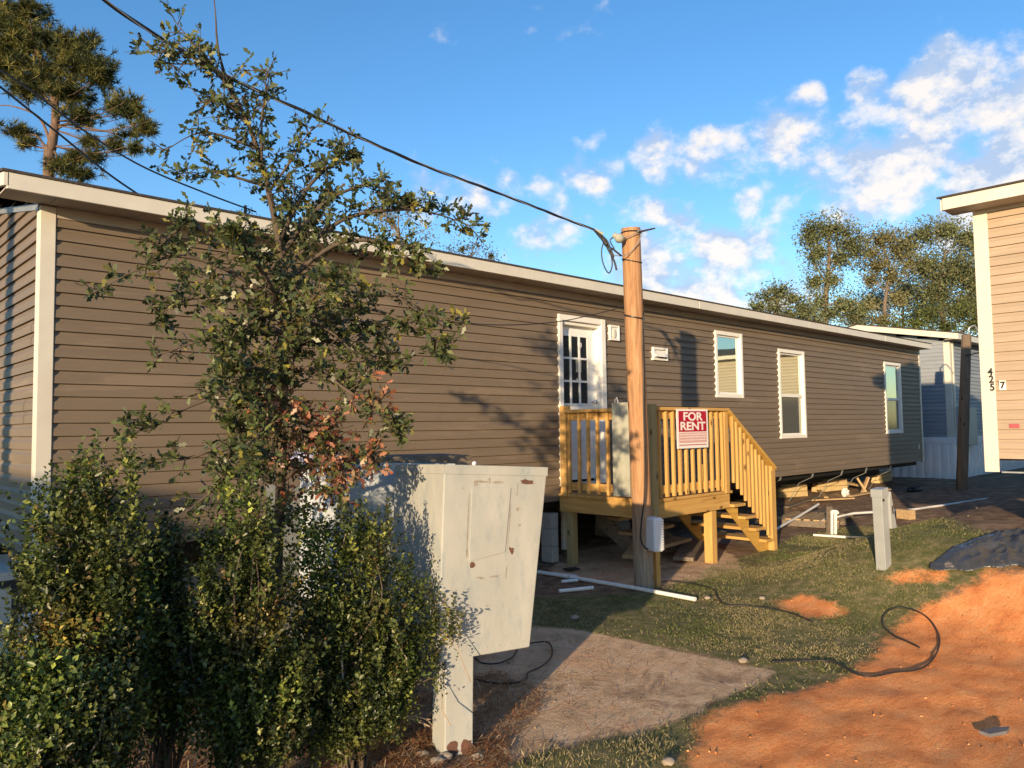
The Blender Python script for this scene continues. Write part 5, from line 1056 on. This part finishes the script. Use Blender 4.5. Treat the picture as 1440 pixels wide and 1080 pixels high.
# ================================================================== PINE AND FAR TREES
def fartree(name, label, cat, base, trunk, limbs, blobs, leafn, size, cols, wts, bark, group, trunk_r, needles=False, dens=-.25, seed=0, drop=0):
    t = thing(name, label, cat, base, group); mb = MB()
    pth = smooth_path([V(base)]+[at(*p) for p in trunk], 5); mb.tube(pth, [max(.03, trunk_r*(1-.75*i/len(pth))) for i in range(len(pth))], 9); part('trunk', mb, bark, t, smooth=True)
    mb = MB()
    for q in limbs:
        p = smooth_path([at(*a) for a in q], 4); mb.tube(p, [max(.015, trunk_r*.27*(1-.85*i/len(p))) for i in range(len(p))], 6)
    C_, R_ = [], []
    for b in blobs:
        px, py, rx, ry, w = b[:5]; s = w/FPX*(1.05 if needles else 1.34); C_.append(at(px, py, w)[:]); R_.append((rx*s, rx*s*.85, ry*s))
    C_, R_ = np.array(C_), np.array(R_); vol = (R_[:, 0]*R_[:, 2])**.9
    for c, r in zip(C_, R_):
        j = min(range(len(pth)), key=lambda i: (pth[i]-V(c)+V((0, 0, r[2]))).length); j = max(1, min(j, len(pth)-2)); 
        for k in range(3):
            e = V(c)+V(rng.normal(0, .45, 3))*V(r); mid = pth[j].lerp(e, .55)-V((0, 0, .08*(e-pth[j]).length)); mb.tube(smooth_path([pth[j], mid, e], 4), [max(.010, trunk_r*(.09 if needles else .12)*(1-.1*q)) for q in range(9)], 5)
    part('limbs', mb, bark, t, smooth=True)
    li = rng.choice(len(C_), leafn, p=vol/vol.sum()); u = unit(rng.normal(size=(leafn, 3))); rad = np.minimum(np.abs(rng.normal(0, .60, leafn)), 1.12)
    pos = C_[li]+u*rad[:, None]*R_[li]; sc = float(R_[:, 2].mean())
    cl = np.array([mnoise.noise(V(p)*(1.35/sc)+V((seed, 0, 0)))+.5*mnoise.noise(V(p)*(3.2/sc)) for p in pos]); k = cl > dens; pos, u, cl = pos[k], u[k], cl[k]; n = len(pos)
    lobe_t = rng.uniform(.8, 1.2, len(C_))[li][k]
    tint = pick(n, cols, wts, .25)*(lobe_t*(1+.35*cl))[:, None]
    if needles:
        V_, T_ = [], []
        for j in range(20):
            d = unit(u*.5+rng.normal(0, .75, (n, 3))+np.array([0, 0, .25])); s = unit(np.cross(d, rng.normal(size=(n, 3)))); ln = size*rng.uniform(.7, 1.2, n); w = size*.05
            V_.append(np.stack([pos-s*w, pos+s*w, pos+d*ln[:, None]], 1).reshape(-1, 3)); T_.append(np.repeat(np.clip(tint*rng.uniform(.75, 1.25, (n, 1)), 0, 1), 3, 0))
        v = np.concatenate(V_); nmesh('crown', v, np.arange(len(v)), 3, np.concatenate(T_), 'needles', t, base)
    else:
        v, tt_ = leaves(pos, rng.normal(size=(n, 3))+np.array([0, 0, -drop]), size*.46*rng.uniform(.6, 1.3, n), .6, np.clip(tint, 0, 1), QUAD); nmesh('crown', v, quadfaces(n), 3, tt_, 'leaf_far', t, base)
    return t
def fb(px, w): p = at(px, 600, w); p.z = -.1; return p
W = 21
fartree('pine_tree', 'tall pine with reddish trunk and dense needle tufts behind the left end of the roof', 'tree', fb(66, W), [(68, 260, W), (73, 205, W), (78, 170, W), (76, 140, W), (60, 90, W), (40, 40, W), (25, -20, W)],
 [[(72,205,W),(55,165,W),(20,150,W),(0,148,W)], [(75,185,W),(95,175,W),(135,182,W),(170,190,W)], [(78,172,W),(100,140,W),(130,120,W)], [(68,215,W),(50,190,W),(15,190,W)], [(76,150,W),(50,120,W),(20,90,W)], [(72,205,W),(85,225,W),(110,240,W)]],
 [(10,30,45,30,W),(45,15,25,18,W),(30,60,55,28,W),(85,62,40,22,W),(10,95,35,25,W),(65,105,42,20,W),(115,90,48,24,W),(140,105,28,22,W),(95,130,40,18,W),(40,125,30,16,W),(185,155,26,18,W),(165,150,18,12,W),(205,182,18,14,W),(178,190,18,9,W),(190,210,13,9,W),(130,200,16,8,W),(160,205,12,9,W),(115,165,26,14,W),(25,185,22,8,W),(40,203,14,8,W),(85,232,18,12,W),(105,222,16,10,W),(110,243,30,10,W),(135,222,12,8,W),(120,60,20,12,W),(5,65,20,22,W)],
 5200, .23, [(.11, .115, .032), (.055, .07, .024), (.19, .17, .045), (.03, .042, .02)], [3.5, 3, 2.5, 2.2], 'bark_pine', 'trees beyond the roofs', .16, needles=True, dens=-.22, seed=3)
OAKC = [(.17, .195, .085), (.12, .14, .065), (.23, .235, .11), (.09, .105, .055), (.20, .185, .11)]
def ft(label, px, w, trunk, blobs, n, size=.30, cols=OAKC, wts=(3,3,2,2,1), bark='bark', r=.2, dens=-.2, seed=0, limbs=()):
    fartree('broadleaf_tree', label, 'tree', fb(px, w), [(x, y, w) for x, y in trunk], [[(x, y, w) for x, y in q] for q in limbs], [(*b, w) for b in blobs], n, size, cols, wts, bark, 'trees beyond the roofs', r, dens=dens, seed=seed)
ft('tallest far tree with a thick pale trunk, left end of the tall row', 1160, 44, [(1161, 440), (1163, 400), (1166, 360), (1165, 325)], [(1165,322,32,18),(1140,330,18,22),(1190,335,20,16),(1200,350,16,20),(1150,360,22,20),(1180,365,20,16),(1145,395,16,14),(1170,395,18,12),(1190,430,26,16),(1165,440,20,14),(1150,425,14,16),(1205,445,16,14)], 26000, seed=1, dens=-.26, limbs=[[(1163,400),(1145,370),(1138,340)],[(1164,390),(1185,360),(1198,345)],[(1162,430),(1185,425),(1205,440)]])
ft('slim pale stemmed tree between the tallest tree and the broad tree at the right', 1245, 46, [(1244, 450), (1246, 415), (1250, 380), (1243, 345)], [(1240,335,30,16),(1225,355,22,16),(1262,350,18,18),(1235,375,26,14),(1255,390,16,14),(1225,395,14,10),(1218,430,16,10),(1262,420,14,14),(1238,450,20,12),(1275,370,12,20)], 21000, seed=2, dens=-.22, cols=[(.22,.205,.095),(.17,.165,.08),(.26,.23,.11),(.12,.125,.06)], wts=(3,3,2,2), r=.14, limbs=[[(1246,415),(1228,385),(1222,360)],[(1247,410),(1262,380),(1266,350)]])
ft('broad olive tree beside the edge of the beige home', 1330, 48, [(1325, 450), (1322, 400), (1330, 350)], [(1300,330,26,18),(1330,325,24,16),(1360,335,24,20),(1380,350,16,26),(1300,375,28,20),(1345,380,34,26),(1375,400,26,26),(1310,415,32,22),(1350,430,36,24),(1385,440,24,26),(1280,345,12,14)], 46000, seed=3, dens=-.28, size=.32, limbs=[[(1322,400),(1300,370),(1290,340)],[(1324,390),(1350,360),(1365,335)]])
ft('low dark green bushy tree above the grey home roof', 1340, 40, [(1335, 480), (1335, 460)], [(1290,455,30,18),(1330,460,34,18),(1370,455,32,22),(1310,440,26,14),(1350,440,26,14),(1260,460,18,12),(1395,450,24,24)], 13000, seed=4, cols=[(.10,.12,.035),(.15,.165,.05),(.065,.08,.028)], wts=(3,2,3), size=.24, bark='bark')
ft('hazy olive tree filling the gaps behind the tall row', 1270, 54, [(1270, 470), (1270, 420)], [(1230,425,40,26),(1275,410,40,28),(1320,395,40,30),(1365,390,36,34),(1205,450,30,18),(1390,420,24,40),(1300,440,60,24)], 30000, seed=11, dens=-.3, size=.30, cols=[(.17,.19,.095),(.13,.15,.08),(.21,.21,.11)], wts=(3,3,2), r=.15)
ft('small feathery tree over the far end of the brown roof', 1092, 40, [(1090, 460), (1092, 430), (1094, 405)], [(1095,410,24,12),(1075,420,18,10),(1115,420,18,10),(1065,432,14,7),(1128,435,14,12),(1090,435,26,10),(1110,445,22,8)], 9000, seed=5, dens=-.12, bark='bark')
ft('ragged low tree between the feathery tree and the tallest one', 1140, 42, [(1138, 460), (1138, 440)], [(1138,438,14,14),(1125,448,16,8),(1150,452,16,8)], 2600, seed=8, dens=-.12, bark='bark')
ft('round olive treetop just above the middle of the brown roof', 660, 26, [(660, 400), (660, 360)], [(650,400,40,30),(690,405,30,26),(650,350,26,16),(672,345,18,12),(690,360,16,14),(630,358,18,12),(660,372,44,14)], 4200, size=.16, seed=6, cols=[(.11,.105,.035),(.075,.08,.028),(.15,.12,.05)], wts=(3,3,1), bark='bark', r=.14)
ft('olive treetop partly behind the crown of the young oak', 560, 24, [(560, 380), (560, 320)], [(560,360,40,36),(545,280,22,18),(570,290,26,18),(585,310,22,18),(550,310,30,20),(600,335,18,12),(530,300,18,20)], 4200, size=.15, seed=7, cols=[(.15,.13,.035),(.10,.10,.03),(.17,.15,.04)], wts=(3,3,1), bark='bark', r=.14)
ft('tiny treetop peeping over the roof left of the oak trunk', 345, 28, [(345, 320), (345, 305)], [(343,330,26,24),(337,300,8,6),(350,298,6,6)], 2500, size=.14, seed=9, cols=[(.10,.09,.04)], wts=(1,), bark='bark', r=.1)
# tree that stands behind the viewer and throws the soft shade
# ================================================================== SUN AND SKY
sun = bpy.data.lights.new('sun', 'SUN'); sun.energy = 2.5; sun.angle = math.radians(.6); sun.color = (1.0, .75, .46)
so = bpy.data.objects.new('sun', sun); COL.objects.link(so); so.rotation_euler = SUN.to_track_quat('-Z', 'Y').to_euler()
w = bpy.data.worlds.new('World'); S.world = w; w.use_nodes = True; nt = w.node_tree; bg = nt.nodes['Background']
sky = N(nt, 'ShaderNodeTexSky', sky_type='NISHITA'); sky.sun_disc = False; sky.sun_elevation = math.asin(-SUN.z); sky.sun_rotation = math.atan2(-SUN.x, -SUN.y)
sky.air_density = 1.0; sky.dust_density = .2; sky.ozone_density = 2.4
tc = N(nt, 'ShaderNodeTexCoord'); nrm = N(nt, 'ShaderNodeVectorMath', operation='NORMALIZE'); L(nt, tc.outputs['Generated'], nrm.inputs[0]); D = nrm.outputs[0]
def M_(op, a, b=None, c=None, clamp=False):
    n = N(nt, 'ShaderNodeMath', operation=op); n.use_clamp = clamp
    for i, q in enumerate((a, b, c)):
        if q is None: continue
        if isinstance(q, (int, float)): n.inputs[i].default_value = q
        else: L(nt, q, n.inputs[i])
    return n.outputs[0]
CL = [(600,262,44,.9),(655,285,48,.8),(710,262,40,.7),(750,262,36,.6),(830,248,50,.75),(790,320,52,.8),(740,345,36,.7),(930,222,44,.85),(1010,228,52,.95),(890,300,40,.6),(940,365,80,1.0),(1000,385,76,1.05),(1065,388,80,1.0),(1120,380,60,.9),(1045,287,30,.85),(1105,180,52,.9),(1150,212,64,.9),(1100,240,40,.7),(1220,127,30,1.0),(1140,138,22,.9),(1310,110,52,.9),(1370,115,44,.9),(1240,215,90,1.0),(1330,190,94,1.05),(1410,200,100,1.1),(1180,235,60,.95),(1360,250,80,1.0),(1200,260,76,.9),(1300,265,80,.85),(1120,300,44,.8),(1390,300,70,.7),(640,6,66,.30),(760,0,60,.36),(840,4,36,.42),(600,30,36,.24),(1240,320,50,.6),(480,330,60,.5),(430,300,50,.4)]
cov = None
for px, py, r_, s_ in CL:
    d = ray(px, py).normalized(); n = N(nt, 'ShaderNodeVectorMath', operation='DOT_PRODUCT'); L(nt, D, n.inputs[0]); n.inputs[1].default_value = d
    a = r_/FPX; mr = N(nt, 'ShaderNodeMapRange', interpolation_type='SMOOTHSTEP'); mr.inputs[1].default_value = math.cos(a*1.55); mr.inputs[2].default_value = 1.0; mr.inputs[3].default_value = 0; mr.inputs[4].default_value = s_; L(nt, n.outputs['Value'], mr.inputs[0])
    cov = mr.outputs[0] if cov is None else M_('MAXIMUM', cov, mr.outputs[0])
def cn(off):
    mp = N(nt, 'ShaderNodeMapping'); mp.inputs['Location'].default_value = off; mp.inputs['Scale'].default_value = (1, 1, 1.45); L(nt, D, mp.inputs[0])
    n = N(nt, 'ShaderNodeTexNoise', Scale=13, Detail=10, Roughness=.60); L(nt, mp.outputs[0], n.inputs['Vector']); return n.outputs['Fac']
n0 = cn((0, 0, 0)); n1 = cn((.012, .006, -.018))
wn = N(nt, 'ShaderNodeTexNoise', Scale=30, Detail=4); L(nt, D, wn.inputs['Vector']); wa = N(nt, 'ShaderNodeVectorMath', operation='MULTIPLY_ADD'); L(nt, wn.outputs['Color'], wa.inputs[0]); wa.inputs[1].default_value = (.03, .03, .03); L(nt, D, wa.inputs[2])
vo = N(nt, 'ShaderNodeTexVoronoi', feature='SMOOTH_F1', Scale=26); vo.inputs['Smoothness'].default_value = .35; L(nt, wa.outputs[0], vo.inputs['Vector'])
puff = M_('SUBTRACT', .42, vo.outputs['Distance'])
dn = M_('ADD', M_('MULTIPLY', cov, .98), M_('ADD', M_('MULTIPLY', M_('SUBTRACT', n0, .5), 1.9), M_('MULTIPLY', puff, .55)))
mr = N(nt, 'ShaderNodeMapRange', interpolation_type='SMOOTHSTEP'); mr.inputs[1].default_value = .46; mr.inputs[2].default_value = 1.05; L(nt, dn, mr.inputs[0]); alpha = M_('MULTIPLY', mr.outputs[0], .9)
lit = M_('ADD', M_('ADD', .52, M_('MULTIPLY', puff, .5)), M_('MULTIPLY', M_('SUBTRACT', n0, n1), 4.6), clamp=True)
cc = ramp(nt, lit, [(.25, (1.15, 1.4, 1.85)), (.55, (1.8, 1.85, 2.0)), (.9, (2.4, 2.2, 2.02))])
mx = N(nt, 'ShaderNodeMix', data_type='RGBA'); hs = N(nt, 'ShaderNodeHueSaturation', Saturation=1.20, Value=.59); L(nt, sky.outputs[0], hs.inputs['Color']); L(nt, alpha, mx.inputs[0]); mu = N(nt, 'ShaderNodeMix', data_type='RGBA', blend_type='MULTIPLY'); mu.inputs[0].default_value = 1; mu.inputs[7].default_value = (.97, .96, 1.04, 1); L(nt, hs.outputs[0], mu.inputs[6]); L(nt, mu.outputs[2], mx.inputs[6]); L(nt, cc, mx.inputs[7])
L(nt, mx.outputs[2], bg.inputs['Color']); bg.inputs['Strength'].default_value = .15
S.view_settings.view_transform = 'Standard'; S.view_settings.look = 'None'; S.view_settings.gamma = 1; S.view_settings.exposure = 1.6
S.render.engine = 'CYCLES'; S.cycles.use_denoising = True; S.cycles.max_bounces = 6; S.cycles.transparent_max_bounces = 8
